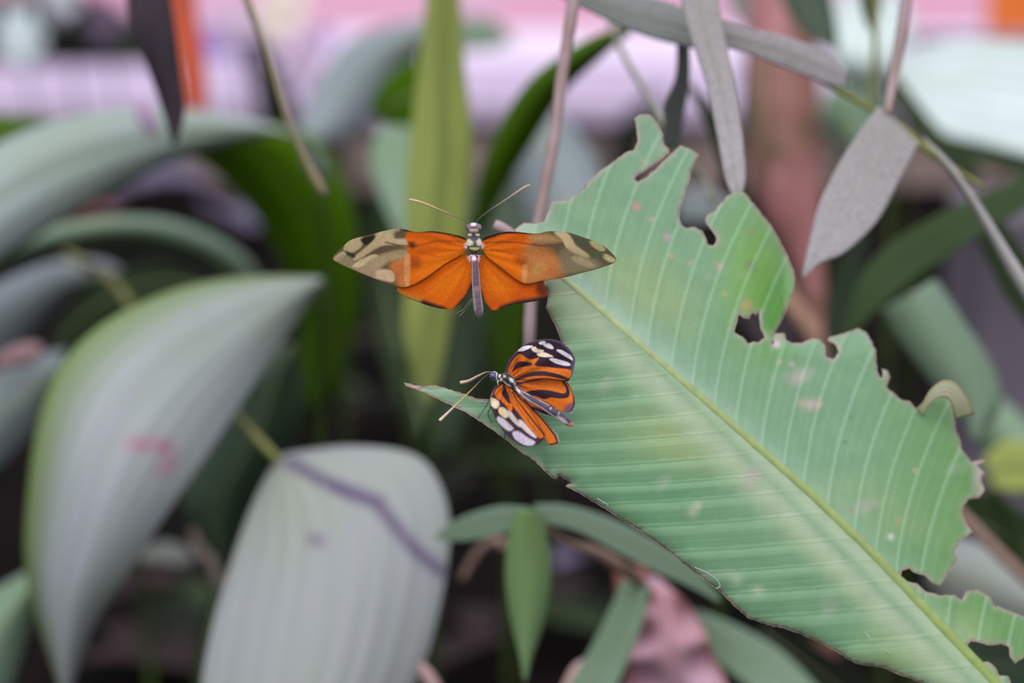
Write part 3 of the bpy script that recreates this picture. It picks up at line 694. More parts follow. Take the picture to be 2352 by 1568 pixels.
# dim plants standing on the soil behind, one by one
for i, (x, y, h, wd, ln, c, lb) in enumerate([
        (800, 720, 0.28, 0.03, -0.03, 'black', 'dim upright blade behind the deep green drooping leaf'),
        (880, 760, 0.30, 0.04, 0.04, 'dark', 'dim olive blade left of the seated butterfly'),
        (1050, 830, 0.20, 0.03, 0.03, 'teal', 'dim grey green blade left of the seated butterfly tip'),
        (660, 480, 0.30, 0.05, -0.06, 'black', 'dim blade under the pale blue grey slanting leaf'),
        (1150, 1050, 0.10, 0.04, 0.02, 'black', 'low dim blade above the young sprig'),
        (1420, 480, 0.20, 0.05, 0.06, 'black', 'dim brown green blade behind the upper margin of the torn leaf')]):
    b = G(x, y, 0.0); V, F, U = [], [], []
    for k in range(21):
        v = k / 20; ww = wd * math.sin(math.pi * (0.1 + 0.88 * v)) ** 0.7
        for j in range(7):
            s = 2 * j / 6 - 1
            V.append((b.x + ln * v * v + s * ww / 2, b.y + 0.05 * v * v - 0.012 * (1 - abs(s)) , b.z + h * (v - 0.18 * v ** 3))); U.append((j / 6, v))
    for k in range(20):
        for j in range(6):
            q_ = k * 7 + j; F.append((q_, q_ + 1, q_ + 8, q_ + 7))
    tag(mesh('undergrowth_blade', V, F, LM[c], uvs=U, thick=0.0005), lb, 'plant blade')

# ------------------------------------------------------------------ the torn banana leaf
def z3(*a): return [(1180 + x / 2.613, 240 + y / 2.613) for x, y in a]
def z4(*a): return [(1652 + x / 2.613, 640 + y / 2.613) for x, y in a]
def z5(*a): return [(1152 + x / 1.96, 968 + y / 1.96) for x, y in a]
def z2(*a): return [(900 + x / 4.704, 740 + y / 4.704) for x, y in a]
def z1(*a): return [(740 + x / 3.36, 400 + y / 3.36) for x, y in a]

OUT = (z3((0, 750), (60, 715), (130, 710), (180, 700), (208, 650), (230, 585), (345, 565), (420, 500), (520, 400), (600, 345), (680, 285), (722, 275), (745, 210), (735, 130), (728, 85), (760, 65), (815, 60), (840, 92), (870, 130), (893, 185), (900, 240), (930, 268),
          (925, 290), (865, 340), (800, 385), (735, 425), (722, 450), (745, 464), (795, 438), (865, 378), (945, 300), (1000, 245), (1060, 270), (1110, 300), (1085, 338), (1062, 400), (1055, 450), (1020, 540), (1000, 600), (988, 680), (1008, 722), (1040, 746), (1080, 740), (1130, 757), (1150, 792),
          (1165, 842), (1200, 850), (1219, 822), (1215, 785), (1190, 752), (1150, 710), (1160, 660), (1200, 648), (1240, 600), (1290, 545), (1330, 520), (1385, 532), (1440, 600), (1490, 660), (1550, 740), (1600, 830), (1640, 910), (1678, 1000), (1690, 1080), (1655, 1180), (1625, 1250), (1592, 1320), (1560, 1385), (1548, 1432))
       + z4((322, 398), (330, 385), (320, 350), (330, 332), (392, 328), (400, 368), (430, 385), (500, 385), (560, 360), (610, 370), (632, 400), (645, 470), (690, 480), (718, 440), (700, 400), (655, 370), (662, 350), (730, 335), (790, 315), (830, 300), (880, 320), (915, 380), (935, 430), (940, 490), (945, 560), (962, 595),
            (985, 590), (980, 542), (1010, 550), (1022, 590), (1000, 650), (1050, 690), (1100, 735), (1140, 735), (1180, 780), (1250, 727), (1320, 702), (1370, 702), (1405, 760), (1412, 845), (1415, 900), (1440, 960), (1450, 1020), (1480, 1060), (1515, 1098), (1600, 1088), (1545, 1122), (1590, 1160), (1572, 1205), (1590, 1270), (1560, 1310), (1500, 1320), (1465, 1360), (1455, 1410), (1480, 1470), (1518, 1520))
       + z5((2110, 500), (2060, 540), (2040, 580), (2050, 620), (2010, 680), (1972, 738), (1940, 725), (1900, 690), (1862, 680), (1838, 658), (1800, 670), (1795, 700), (1830, 720), (1870, 730), (1910, 765), (1970, 782), (2030, 780), (2075, 805), (2095, 765), (2140, 760), (2200, 790), (2220, 830), (2270, 845), (2300, 860), (2360, 880),
            (2460, 930), (2500, 1010), (2440, 1040), (2360, 1055), (2310, 1085), (2290, 1060), (2285, 1010), (2250, 998), (2200, 1005), (2160, 995), (2110, 985), (2092, 1012), (2110, 1050), (2150, 1080), (2200, 1085), (2230, 1120), (2240, 1145), (2280, 1148), (2300, 1200), (2400, 1290), (2460, 1420), (2300, 1420), (2100, 1285), (1900, 1176),
            (1800, 1140), (1720, 1105), (1600, 1088), (1500, 1030), (1400, 975), (1280, 930), (1170, 905), (1110, 880), (1050, 830), (980, 760), (860, 670), (760, 590), (680, 530), (560, 450), (430, 370), (350, 320), (288, 290), (300, 280), (316, 278), (290, 258), (258, 240), (250, 258), (235, 255), (200, 225), (140, 170), (118, 150), (100, 145), (0, 65))
       + z2((1000, 1095), (800, 968), (600, 872), (400, 780), (250, 715), (150, 685), (135, 655), (200, 665), (330, 700), (400, 688), (480, 690), (560, 710), (640, 735), (700, 752), (830, 795), (920, 825), (1020, 838), (1150, 840), (1350, 720), (1600, 600), (1750, 480), (1838, 230))
       + z3((290, 1430), (250, 1320), (195, 1220), (210, 1150), (176, 1075), (150, 1040), (100, 960), (40, 850)))
HOLE = z3((1350, 1258), (1380, 1280), (1410, 1285), (1428, 1245), (1450, 1262), (1475, 1240), (1478, 1300), (1485, 1350), (1508, 1405), (1470, 1425), (1440, 1428), (1405, 1436), (1372, 1395), (1322, 1362), (1332, 1315))
OUT = densify(OUT, 7, 0.7); HOLE = densify(HOLE, 7, 0.7)

MR = np.array([(1150, 515), (1301, 646), (1376, 711), (1456, 783), (1594, 902), (1731, 1022), (1845, 1122), (1956, 1226), (2032, 1303), (2106, 1382), (2276, 1562), (2420, 1718)], float)
def mrib(m):   # m = x coordinate along the midrib
    return np.interp(m, MR[:, 0], MR[:, 1])
def veins(p):
    """vein coordinate m and rise h for each point; side +1 above the rib"""
    x, y = p[:, 0], p[:, 1]; side = np.where(y < mrib(x), 1, -1)
    lo = np.full(len(p), 600.0); hi = np.full(len(p), 3400.0)
    f_ext = lambda m: np.where(m > 2420, 1718 + (m - 2420) * 1.0, np.where(m < 1150, 515 + (m - 1150) * 0.9, mrib(m)))
    for _ in range(34):
        m = (lo + hi) / 2; my = f_ext(m)
        h = np.maximum(0, my - y); fu = m + 0.08 * h + 0.00055 * h * h - x
        wv = np.maximum(0, m - x); fl = my + 0.13 * wv - 0.00012 * wv * wv - y
        f = np.where(side > 0, fu, fl); hi = np.where(f > 0, m, hi); lo = np.where(f > 0, lo, m)
    m = (lo + hi) / 2
    return m, np.where(side > 0, f_ext(m) - y, m - x), side

def fbm(p, s, seed):
    r = np.random.RandomState(seed); v = np.zeros(len(p)); a = 1.0
    for o_ in range(3):
        for k in range(4):
            th = r.rand() * 6.28; v += a * np.sin((p[:, 0] * math.cos(th) + p[:, 1] * math.sin(th)) / s * (1.7 ** o_) * (0.7 + 0.6 * r.rand()) + r.rand() * 6.28)
        a *= 0.55
    return v / 4

NV = np.random.RandomState(3)
VS = np.cumsum(np.concatenate([[600], 54 * (0.74 + 0.52 * NV.rand(60))]))     # uneven vein spacing
def leaf_depth(p):
    m, h, side = veins(p)
    nx, ny = 0.705, -0.709
    q = (p[:, 0] - 1302) * nx + (p[:, 1] - 638) * ny
    s = (p[:, 0] - 1302) * 0.709 + (p[:, 1] - 638) * 0.705
    d = 0.6215 + np.where(q > 0, 0.00009 * q + 1.2e-8 * q * q, 0.000035 * q) + 0.0000125 * s
    iv = np.interp(m, VS, np.arange(len(VS)))
    fr = iv - np.floor(iv)
    amp = np.clip(np.abs(q) / 90.0, 0, 1) * np.where(side > 0, 0.00055, 0.00055)
    d += amp * (np.abs(fr - 0.35) / 0.65 - 0.4)                       # pleats between the side veins
    d += 0.0012 * fbm(p, 160, 5) * np.clip(np.abs(q) / 200, 0, 1)
    # the drooping flap folds away at its outer end, the lower margin rolls back
    fl = np.clip((p[:, 0] - 1690) / 110, 0, 1) * np.clip((820 - p[:, 1]) / 60, 0, 1); d += 0.006 * fl ** 2
    return d, m, h, side, q, s, iv

def on_l(x, y): return float(leaf_depth(np.array([[x, y]], float))[0][0])
ov, of = sheet2d(OUT, [HOLE], 6.5)
d, m_, h_, side, q_, s_, iv = leaf_depth(ov)
ed = np.minimum(dist(OUT, ov), dist(HOLE, ov))
d += 0.0025 * np.exp(-ed / 16.0) * (q_ < 0) * (ov[:, 0] > 1250)
aq = np.abs(q_)
base = np.array(lin((122, 162, 124))); C = np.tile(base, (len(ov), 1))
def blend(C, col, a): a = np.clip(a, 0, 1)[:, None]; return C * (1 - a) + np.array(lin(col)) * a
C = blend(C, (138, 170, 142), (fbm(ov, 120, 11) * 0.5 + 0.45) * (side > 0) * np.clip((1500 - ov[:, 0]) / 500 + 0.5, 0.25, 1))
C = blend(C, (102, 150, 108), (0.5 + 0.6 * fbm(ov, 140, 21)) * (side < 0) * np.clip((ov[:, 1] - 760) / 180, 0, 1) * 0.9)
C = blend(C, (104, 150, 80), np.clip((ov[:, 0] - 1950) / 250, 0, 1) * (side > 0) * 0.8)
C = blend(C, (160, 178, 118), (fbm(ov, 90, 31) - 0.12) * 0.7 * np.exp(-((aq - 90) / 90) ** 2))
C = blend(C, (156, 180, 130), (side < 0) * np.clip((800 - ov[:, 1]) / 160, 0, 1) * 0.8)      # yellower torn end
C = blend(C, (122, 168, 84), np.exp(-((ov[:, 0] - 1740) / 80) ** 2 - ((ov[:, 1] - 640) / 170) ** 2) * 1.1)
C = blend(C, (92, 156, 62), np.exp(-((ov[:, 0] - 1780) / 45) ** 2 - ((ov[:, 1] - 720) / 90) ** 2) * 1.0)
C = blend(C, (172, 200, 176), np.where(side > 0, np.exp(-(aq / 52) ** 2) * 0.8, 0))
pb = np.where(side < 0, np.exp(-((aq - 30) / 26.0) ** 2), 0)
C = blend(C, (190, 202, 176), pb * 0.8)
C = blend(C, (158, 182, 140), (side < 0) * np.exp(-((aq - 45) / 40.0) ** 2) * 0.6)
fr = iv - np.floor(iv)
fr_ = fr
up_, lo_ = (side > 0) * np.clip(aq / 40, 0, 1), (side < 0) * np.clip((aq - 40) / 60, 0, 1)
C = blend(C, (170, 172, 158), (fbm(ov, 28, 41) - 0.75) * 1.5)
for (x, y, r, c, a) in ((1461, 474, 9, (206, 138, 136), 1.1), (1496, 503, 5, (196, 160, 160), .8), (1532, 544, 8, (196, 156, 168), .9), (1541, 588, 5, (206, 170, 120), 1), (1585, 604, 5, (190, 170, 150), .8),
                        (1652, 612, 9, (196, 168, 156), .7), (1665, 674, 5, (200, 170, 130), .8), (1724, 609, 11, (126, 120, 112), .7), (1722, 532, 9, (150, 140, 96), .6), (1713, 700, 12, (190, 158, 110), 1), (1475, 372, 9, (170, 160, 140), .6),
                        (1782, 790, 9, (226, 206, 214), 1.2), (1790, 770, 9, (200, 176, 170), .8), (1790, 832, 6, (200, 176, 170), .8), (1818, 836, 6, (204, 180, 180), .8), (1860, 930, 13, (196, 180, 170), .9), (1880, 928, 10, (206, 166, 156), .8), (1840, 926, 9, (196, 176, 160), .8),
                        (2101, 1080, 5, (200, 170, 140), .9), (2063, 1198, 5, (190, 150, 110), .9), (1953, 1172, 6, (160, 130, 120), .7), (1733, 1022, 7, (130, 130, 80), .7), (2045, 1233, 7, (220, 220, 210), .8), (1590, 1175, 12, (176, 186, 166), .7), (1602, 1160, 8, (190, 186, 170), .6),
                        (1690, 1330, 14, (178, 186, 162), .6), (1740, 1356, 14, (186, 190, 170), .6), (1600, 1165, 9, (190, 180, 160), .5), (1954, 958, 4, (100, 110, 90), .9), (1940, 1016, 4, (100, 110, 90), .9), (1460, 910, 10, (170, 196, 160), .3)):
    C = blend(C, c, np.exp(-(((ov[:, 0] - x) ** 2 + (ov[:, 1] - y) ** 2) / r ** 2)) * a)
# parched tips and the brownish rim of the narrow strip on the left
C = blend(C, (176, 160, 156), np.exp(-ed / 5.0) * 0.75)
C = blend(C, (166, 160, 156), np.clip((1130 - ov[:, 0]) / 150, 0, 1) * np.clip((ov[:, 1] - (0.45 * (ov[:, 0] - 930) + 876)) / 12 - 0.1, 0, 1) * 0.9)
C = blend(C, (216, 160, 164), np.exp(-((ov[:, 0] - 950) / 10) ** 2 - ((ov[:, 1] - 888) / 9) ** 2))
C = blend(C, (190, 170, 170), np.clip((ov[:, 0] - 2225) / 30, 0, 1) * np.exp(-((ov[:, 1] - 1080) / 60) ** 2))
k_ = 1.0
U = np.stack([iv, q_ / 400.0], 1)
bl = empty('banana_leaf', P(1700, 1000, 0.63)); tag(bl, 'large light green banana leaf with torn ragged margin and a yellow green midrib', 'banana leaf')

m, n, bs = nodes('banana_blade')
a = n.nodes.new('ShaderNodeVertexColor'); a.layer_name = 'col'
uv = n.nodes.new('ShaderNodeUVMap'); mp = n.nodes.new('ShaderNodeMapping'); n.links.new(uv.outputs[0], mp.inputs[0]); mp.inputs['Scale'].default_value = (16, 1.2, 1)
fn = noise(n, mp.outputs[0], 1.0, 3, 0.6)
tco = n.nodes.new('ShaderNodeTexCoord'); f2 = noise(n, tco.outputs['Object'], 160, 4, 0.6); f3 = noise(n, tco.outputs['Object'], 2500, 2)
kk = math_(n, 'MULTIPLY', ramp(n, fn, (0.3, 0.7, 0.955, 1.045)), math_(n, 'MULTIPLY', ramp(n, f2, (0.3, 0.7, 0.93, 1.07)), ramp(n, f3, (0.3, 0.7, 0.96, 1.04))))
vm = n.nodes.new('ShaderNodeVectorMath'); vm.operation = 'SCALE'; n.links.new(a.outputs[0], vm.inputs[0]); n.links.new(kk, vm.inputs['Scale'])
sx = n.nodes.new('ShaderNodeSeparateXYZ'); n.links.new(uv.outputs[0], sx.inputs[0])
wob = math_(n, 'ADD', sx.outputs[0], math_(n, 'MULTIPLY', math_(n, 'SUBTRACT', f2, 0.5), 0.05))
fr1 = math_(n, 'FRACT', wob); tri = math_(n, 'MINIMUM', fr1, math_(n, 'SUBTRACT', 1.0, fr1))
upm = ramp(n, sx.outputs[1], (0.03, 0.10, 0, 1)); lom = ramp(n, sx.outputs[1], (-0.09, -0.24, 0, 1))
line = ramp(n, tri, (0.0, 0.085, 1, 0)); thin = ramp(n, tri, (0.008, 0.05, 1, 0))
pleat_shade = math_(n, 'MULTIPLY', ramp(n, fr1, (0.04, 0.10, 0, 1)), ramp(n, fr1, (0.10, 0.45, 1, 0)))  # relief shading of the pleats, put into the colour beside each vein
cc = mix(n, math_(n, 'MULTIPLY', math_(n, 'MULTIPLY', pleat_shade, upm), 0.30), vm.outputs[0], lin((92, 134, 92)))
cc = mix(n, math_(n, 'MULTIPLY', math_(n, 'MULTIPLY', line, upm), 0.34), cc, lin((156, 186, 164)))
cc = mix(n, math_(n, 'MULTIPLY', math_(n, 'MULTIPLY', pleat_shade, lom), 0.30), cc, lin((146, 182, 144)))
cc = mix(n, math_(n, 'MULTIPLY', math_(n, 'MULTIPLY', thin, lom), 0.50), cc, lin((82, 120, 82)))
half = math_(n, 'FRACT', math_(n, 'MULTIPLY', wob, 3.0)); th2 = math_(n, 'MINIMUM', half, math_(n, 'SUBTRACT', 1.0, half))
cc = mix(n, math_(n, 'MULTIPLY', ramp(n, th2, (0.0, 0.10, 1, 0)), 0.10), cc, lin((170, 196, 168)))
finish(n, bs, cc, 0.5, 0.3, 0.15, bump=math_(n, 'ADD', fn, math_(n, 'ADD', math_(n, 'MULTIPLY', f2, 0.5), line)), bstr=0.25, bdist=0.0004)
mesh('blade', [P(x, y, z) for (x, y), z in zip(ov, d)], [tuple(int(i) for i in f) for f in of[:, ::-1]], m, bl, uvs=U, cols=C, thick=0.0003)
def margin(line, name, r0=1.2):
    dd = leaf_depth(np.asarray(line))[0]
    ln = np.asarray(line); q2 = leaf_depth(ln)[4]
    dd = dd + 0.0025 * (q2 < 0) * (ln[:, 0] > 1250)
    px = 36. / LENS / 2352. * 0.62
    nn = len(ln); r = [px * r0 * (0.75 + 0.5 * rng.rand()) for _ in range(nn)]
    pts = [P(x, y, z - 0.0001) for (x, y), z in zip(ln, dd)] ; pts.append(pts[0]); r.append(r[0])
    V, F, U = tube_geo(pts, r, 6)
    mesh(name, V, F, plain('parched_margin', (172, 146, 132), (140, 116, 98), 200, 0.8), bl, uvs=U)
margin(OUT, 'torn_margin'); margin(HOLE, 'torn_margin')
# midrib: a raised green ridge tapering to the tip
ctrl = []
for x in np.linspace(1284, 2400, 22):
    y = float(mrib(x)); t = (x - 1284) / 1116
    dd = float(leaf_depth(np.array([[x, y]]))[0][0])
    ctrl.append((x, y, dd + 0.0009, 10.5 + 6.5 * t))
tube('midrib', ctrl, vcol('midrib_green', 0.45, 0.4, 0, 300, 0.12), bl, 90, 12, col=[(170, 184, 138), (150, 166, 112), (144, 162, 100), (140, 160, 94), (134, 158, 84)])
tube('petiole', [(2400, 1698, 0.636, 16), (2520, 1830, 0.65, 19), (2620, 2080, 0.68, 22), (2680, 2600, 0.74, 28), (2700, 3600, 0.86, 40)], M_rib, bl, 30, 14)
M_scar = plain('pale_scar', (206, 216, 214), (186, 200, 190), 300)
for ln in (z5((870, 655), (930, 682), (972, 715), (984, 742), (965, 750)), z5((1912, 772), (1906, 815), (1918, 845), (1936, 862)), z5((1745, 500), (1752, 525)), z5((1700, 588), (1724, 615)), z5((1636, 945), (1660, 975)), z5((430, 345), (480, 375)), z5((1730, 1030), (1745, 1042))):
    tube('scar', [(x, y, on_l(x, y) - .0001, 0.75) for x, y in ln], M_scar, bl, 16, 6)
# curled lobe of the margin at the right
cl, _, _ = strip('curled_lobe', z4((1185, 782), (1225, 735), (1262, 670), (1315, 622), (1365, 606), (1420, 625), (1475, 690), (1515, 760), (1532, 812)),
      z4((1225, 825), (1262, 760), (1300, 722), (1345, 712), (1375, 722), (1396, 755), (1404, 790), (1408, 820), (1414, 840)), 0.662, 0.662,
      leaf_mat('curled_tan_green', (178, 180, 146), (196, 192, 168), (164, 146, 116), 4, 0.5, 0.6, 0.3, 0.3, edge=(150, 120, 92)), bl, cup=0.0, bow=0.004, N=30, M=8, pleat=0.0001)

# ------------------------------------------------------------------ butterflies
M_wing = vcol('wing_scales', 0.65, 0.12, 0.15, 1500, 0.12)
M_body = vcol('butterfly_body', 0.5, 0.4, 0, 1800, 0.25, sheen=0.4)
def wing(name, outline, depth, layers, base, parent, step=1.6, thick=0.00012, label=None):
    o2 = densify(smooth_closed(outline, 8), 2.2, 0.12)
    v, f = sheet2d(o2, [], step)
    c = paint(v, base, layers); dd = depth(v)
    ob = mesh(name, [P(x, y, z) for (x, y), z in zip(v, dd)], [tuple(int(i) for i in q) for q in f[:, ::-1]], M_wing, parent, uvs=v / 100.0, cols=c, thick=thick)
    if label: ob['label'] = label
    return ob

ORG, DRK, CRM, WHT = (224, 116, 36), (56, 38, 50), (236, 220, 190), (238, 230, 238)
S = empty('butterfly', P(1165, 895, 0.604)); tag(S, 'seated orange and black striped butterfly with white spots resting on the leaf strip', 'butterfly')
rx, ry = 1168., 872.
def dfU(v):
    r = np.hypot(v[:, 0] - rx, v[:, 1] - ry); return 0.6035 - 0.000022 * r + 0.0004 * np.sin(r / 14.)
def ridge(v, org, n, amp=0.0003):
    th = np.arctan2(v[:, 1] - org[1], v[:, 0] - org[0]); return amp * np.sin(th * n)
def dfUh(v): return 0.6045 - 0.000012 * np.hypot(v[:, 0] - rx, v[:, 1] - ry) + ridge(v, (rx, ry), 14)
def dfL(v):
    r = np.hypot(v[:, 0] - rx, v[:, 1] - ry); return 0.6035 - 0.00001 * r + ridge(v, (rx, ry), 18)
def dfLh(v): return 0.6048 - 0.000004 * np.hypot(v[:, 0] - rx, v[:, 1] - ry) + ridge(v, (rx, ry), 18)
EDGE = (104, 84, 112)
wing('forewing', z2((1225, 560), (1235, 490), (1275, 400), (1340, 320), (1420, 250), (1500, 210), (1600, 187), (1700, 182), (1790, 195), (1860, 230), (1920, 290), (1960, 350), (1980, 410), (1970, 480), (1950, 560), (1925, 605), (1890, 638), (1780, 622), (1650, 612), (1500, 630), (1380, 658), (1320, 635), (1265, 600)), lambda v: dfU(v) + ridge(v, (rx, ry), 16),
     [(z2((1240, 545), (1262, 470), (1310, 380), (1380, 300), (1450, 235), (1600, 180), (1400, 200), (1260, 380), (1200, 500)), EDGE, 2.0, 0.7),
      (z2((1450, 230), (1600, 205), (1790, 215), (1880, 280), (1945, 400), (1930, 600), (2010, 600), (2010, 300), (1800, 150), (1550, 160)), EDGE, 2.5, 0.8),
      (z2((1255, 570), (1262, 490), (1305, 412), (1365, 347), (1410, 350), (1450, 382), (1510, 398), (1590, 384), (1562, 425), (1545, 465), (1640, 478), (1760, 492), (1880, 503), (1935, 520), (1937, 570), (1905, 603), (1800, 572), (1700, 548), (1600, 532), (1500, 545), (1400, 575), (1335, 605), (1290, 600)), ORG, 0.9),
      (z2((1340, 632), (1420, 606), (1520, 586), (1640, 580), (1760, 592), (1880, 622), (1760, 612), (1640, 600), (1500, 618), (1390, 645)), ORG, 0.9),
      (z2((1300, 542), (1325, 475), (1365, 426), (1430, 422), (1500, 433), (1522, 455), (1480, 475), (1400, 482), (1345, 510)), DRK, 0.9),
      (z2((1345, 625), (1395, 582), (1480, 545), (1560, 528), (1660, 530), (1780, 555), (1885, 592), (1885, 615), (1760, 592), (1640, 575), (1520, 580), (1430, 605)), DRK, 0.9),
      (('line', z2((1285, 590), (1430, 512), (1530, 462)), 0.6), DRK, 0.5, 0.8), (('line', z2((1265, 560), (1300, 480), (1345, 400)), 0.5), DRK, 0.5, 0.6), (('line', z2((1450, 505), (1600, 495), (1800, 530), (1920, 560)), 0.3), (190, 80, 30), 0.6, 0.6),
      (z2((1362, 308), (1400, 272), (1450, 252), (1522, 255), (1500, 275), (1440, 302), (1400, 312)), WHT, 1.0), (z2((1508, 278), (1550, 263), (1572, 285), (1642, 302), (1622, 322), (1565, 327), (1525, 312)), CRM, 0.9),
      (z2((1565, 338), (1640, 322), (1700, 345), (1748, 370), (1690, 376), (1600, 370)), CRM, 0.9), (z2((1588, 222), (1620, 203), (1662, 208), (1652, 232), (1610, 240)), WHT, 1.0),
      (z2((1636, 242), (1690, 224), (1732, 250), (1748, 287), (1700, 282), (1660, 264)), WHT, 1.0), (z2((1778, 300), (1830, 298), (1900, 335), (1942, 370), (1955, 412), (1910, 387), (1840, 347)), WHT, 1.0),
      (z2((1703, 400), (1740, 386), (1820, 405), (1910, 435), (1928, 466), (1870, 468), (1770, 442)), WHT, 1.0)], DRK, S)
wing('hindwing', z2((1340, 672), (1450, 640), (1560, 620), (1700, 615), (1830, 622), (1890, 645), (1930, 700), (1960, 780), (1977, 870), (1962, 940), (1920, 972), (1850, 960), (1740, 925), (1640, 875), (1500, 805), (1400, 745)), dfUh,
     [(z2((1340, 690), (1450, 655), (1560, 638), (1700, 630), (1830, 635), (1340, 620)), (110, 80, 110), 1.5, 0.6),
      (z2((1860, 620), (1915, 690), (1950, 780), (1958, 865), (1930, 935), (1890, 985), (2000, 985), (2010, 700), (1900, 600)), DRK, 1.5), (z2((1880, 900), (1950, 870), (1990, 940), (1920, 990), (1860, 960)), EDGE, 3, .8),
      (z2((1430, 762), (1500, 738), (1560, 730), (1650, 730), (1750, 745), (1850, 768), (1883, 745), (1872, 690), (1838, 645), (1860, 640), (1902, 690), (1922, 760), (1902, 812), (1820, 824), (1720, 812), (1640, 830), (1560, 800), (1470, 782)), DRK, 0.9),
      (('line', z2((1360, 690), (1480, 700), (1620, 730)), 0.5), DRK, 0.5, 0.7), (('line', z2((1400, 700), (1600, 670), (1800, 690)), 0.25), (190, 84, 30), 0.5, 0.5), (z2((1400, 745), (1560, 815), (1700, 880), (1760, 930), (1500, 860)), DRK, 1.5)], ORG, S)
wing('forewing', z2((1190, 655), (1130, 685), (1085, 745), (1060, 820), (1062, 900), (1100, 985), (1150, 1090), (1210, 1180), (1290, 1260), (1380, 1322), (1460, 1345), (1540, 1330), (1600, 1300), (1642, 1240), (1600, 1140), (1530, 1000), (1440, 880), (1350, 770), (1280, 695), (1230, 660)), dfL,
     [(z2((1195, 668), (1150, 700), (1110, 768), (1128, 810), (1180, 850), (1235, 900), (1262, 952), (1298, 952), (1305, 890), (1255, 820), (1205, 750), (1200, 700)), ORG, 1.0),
      (z2((1222, 680), (1262, 780), (1292, 870), (1332, 935), (1400, 1025), (1460, 1112), (1540, 1190), (1592, 1250), (1640, 1232), (1600, 1140), (1530, 1010), (1440, 890), (1350, 790), (1270, 700)), ORG, 1.0),
      (z2((1216, 705), (1186, 762), (1210, 810), (1250, 860), (1292, 880), (1262, 830), (1240, 780)), DRK, 0.9), (('line', z2((1300, 755), (1350, 840), (1420, 930), (1530, 1065), (1635, 1205)), 1.6), DRK, 1.0, 0.9),
      (('line', z2((1250, 700), (1330, 860), (1440, 1020), (1560, 1180)), 0.8), (120, 56, 40), 1.2, 0.7),
      (z2((1062, 830), (1085, 813), (1150, 850), (1162, 900), (1120, 932), (1070, 890)), CRM, 2.0), (z2((1152, 930), (1200, 918), (1252, 960), (1262, 1012), (1220, 1032), (1160, 980)), (226, 206, 164), 2.0),
      (z2((1248, 958), (1292, 970), (1372, 1080), (1392, 1132), (1340, 1102), (1258, 1010)), (214, 200, 190), 2.0), (z2((1368, 1060), (1402, 1058), (1480, 1140), (1562, 1230), (1542, 1247), (1470, 1200), (1380, 1112)), (222, 206, 200), 2.0),
      (z2((1146, 1020), (1200, 1038), (1292, 1120), (1312, 1152), (1260, 1172), (1180, 1112), (1136, 1060)), (206, 196, 204), 2.6), (z2((1305, 1190), (1370, 1178), (1460, 1240), (1545, 1290), (1512, 1332), (1430, 1322), (1335, 1262)), (208, 196, 212), 2.6),
      (z2((1090, 700), (1060, 780), (1050, 830), (1085, 800), (1110, 740), (1160, 690), (1150, 660)), (130, 92, 100), 2.0, .8)], (70, 46, 58), S)
wing('hindwing', z2((1300, 712), (1400, 770), (1500, 840), (1600, 895), (1700, 955), (1765, 1010), (1700, 1005), (1640, 992), (1590, 970), (1600, 1010), (1650, 1060), (1720, 1155), (1770, 1215), (1795, 1270), (1790, 1305), (1750, 1332), (1690, 1310), (1660, 1265), (1590, 1160), (1520, 1030), (1430, 900), (1350, 790)), dfLh,
     [(('line', z2((1430, 840), (1530, 950), (1600, 1020), (1680, 1115), (1760, 1220), (1790, 1300), (1700, 1325)), 2.0), DRK, 1.2), (('line', z2((1410, 860), (1510, 1000), (1580, 1110), (1650, 1220)), 1.6), DRK, 1.0, 0.9),
      (z2((1490, 910), (1560, 920), (1660, 960), (1770, 1015), (1690, 1010), (1590, 985), (1520, 950)), DRK, 1.5), (('line', z2((1550, 955), (1640, 992), (1700, 1000)), 0.4), WHT, 0.5, 0.7), (('line', z2((1340, 740), (1480, 850)), 1.2), DRK, 1)], ORG, S)
# bristly white fringe on the two hindwing margins
px1 = 36. / LENS / 2352. * 0.6
def hairs(name, line, n_, out, dfun, parent, mat, ln=3.0):
    V, F = [], []; c = cr(line, n_)
    for i, (x, y) in enumerate(c):
        dx, dy = out[0] + 0.5 * rng.randn(), out[1] + 0.5 * rng.randn(); dd = float(dfun(np.array([[x, y]]))[0])
        vv, ff, _ = tube_geo([P(x, y, dd), P(x + dx * ln * .5, y + dy * ln * .5, dd), P(x + dx * ln, y + dy * ln, dd - .0002)], [px1 * .45, px1 * .4, px1 * .15], 5)
        F += [tuple(k + len(V) for k in q) for q in ff]; V += vv
    return mesh(name, V, F, mat, parent)
M_white = plain('white_scales', (232, 226, 234), (206, 196, 210), 300)
hairs('fringe', z2((1735, 1160), (1780, 1225), (1797, 1290)), 13, (1.2, 0.1), dfLh, S, M_white); hairs('fringe', z2((1965, 920), (1945, 950), (1912, 975)), 7, (0.8, 0.8), dfUh, S, M_white)
hairs('fringe', z2((1590, 985), (1680, 1003), (1740, 1010)), 8, (0.0, 0.9), dfLh, S, M_white, 2.2)

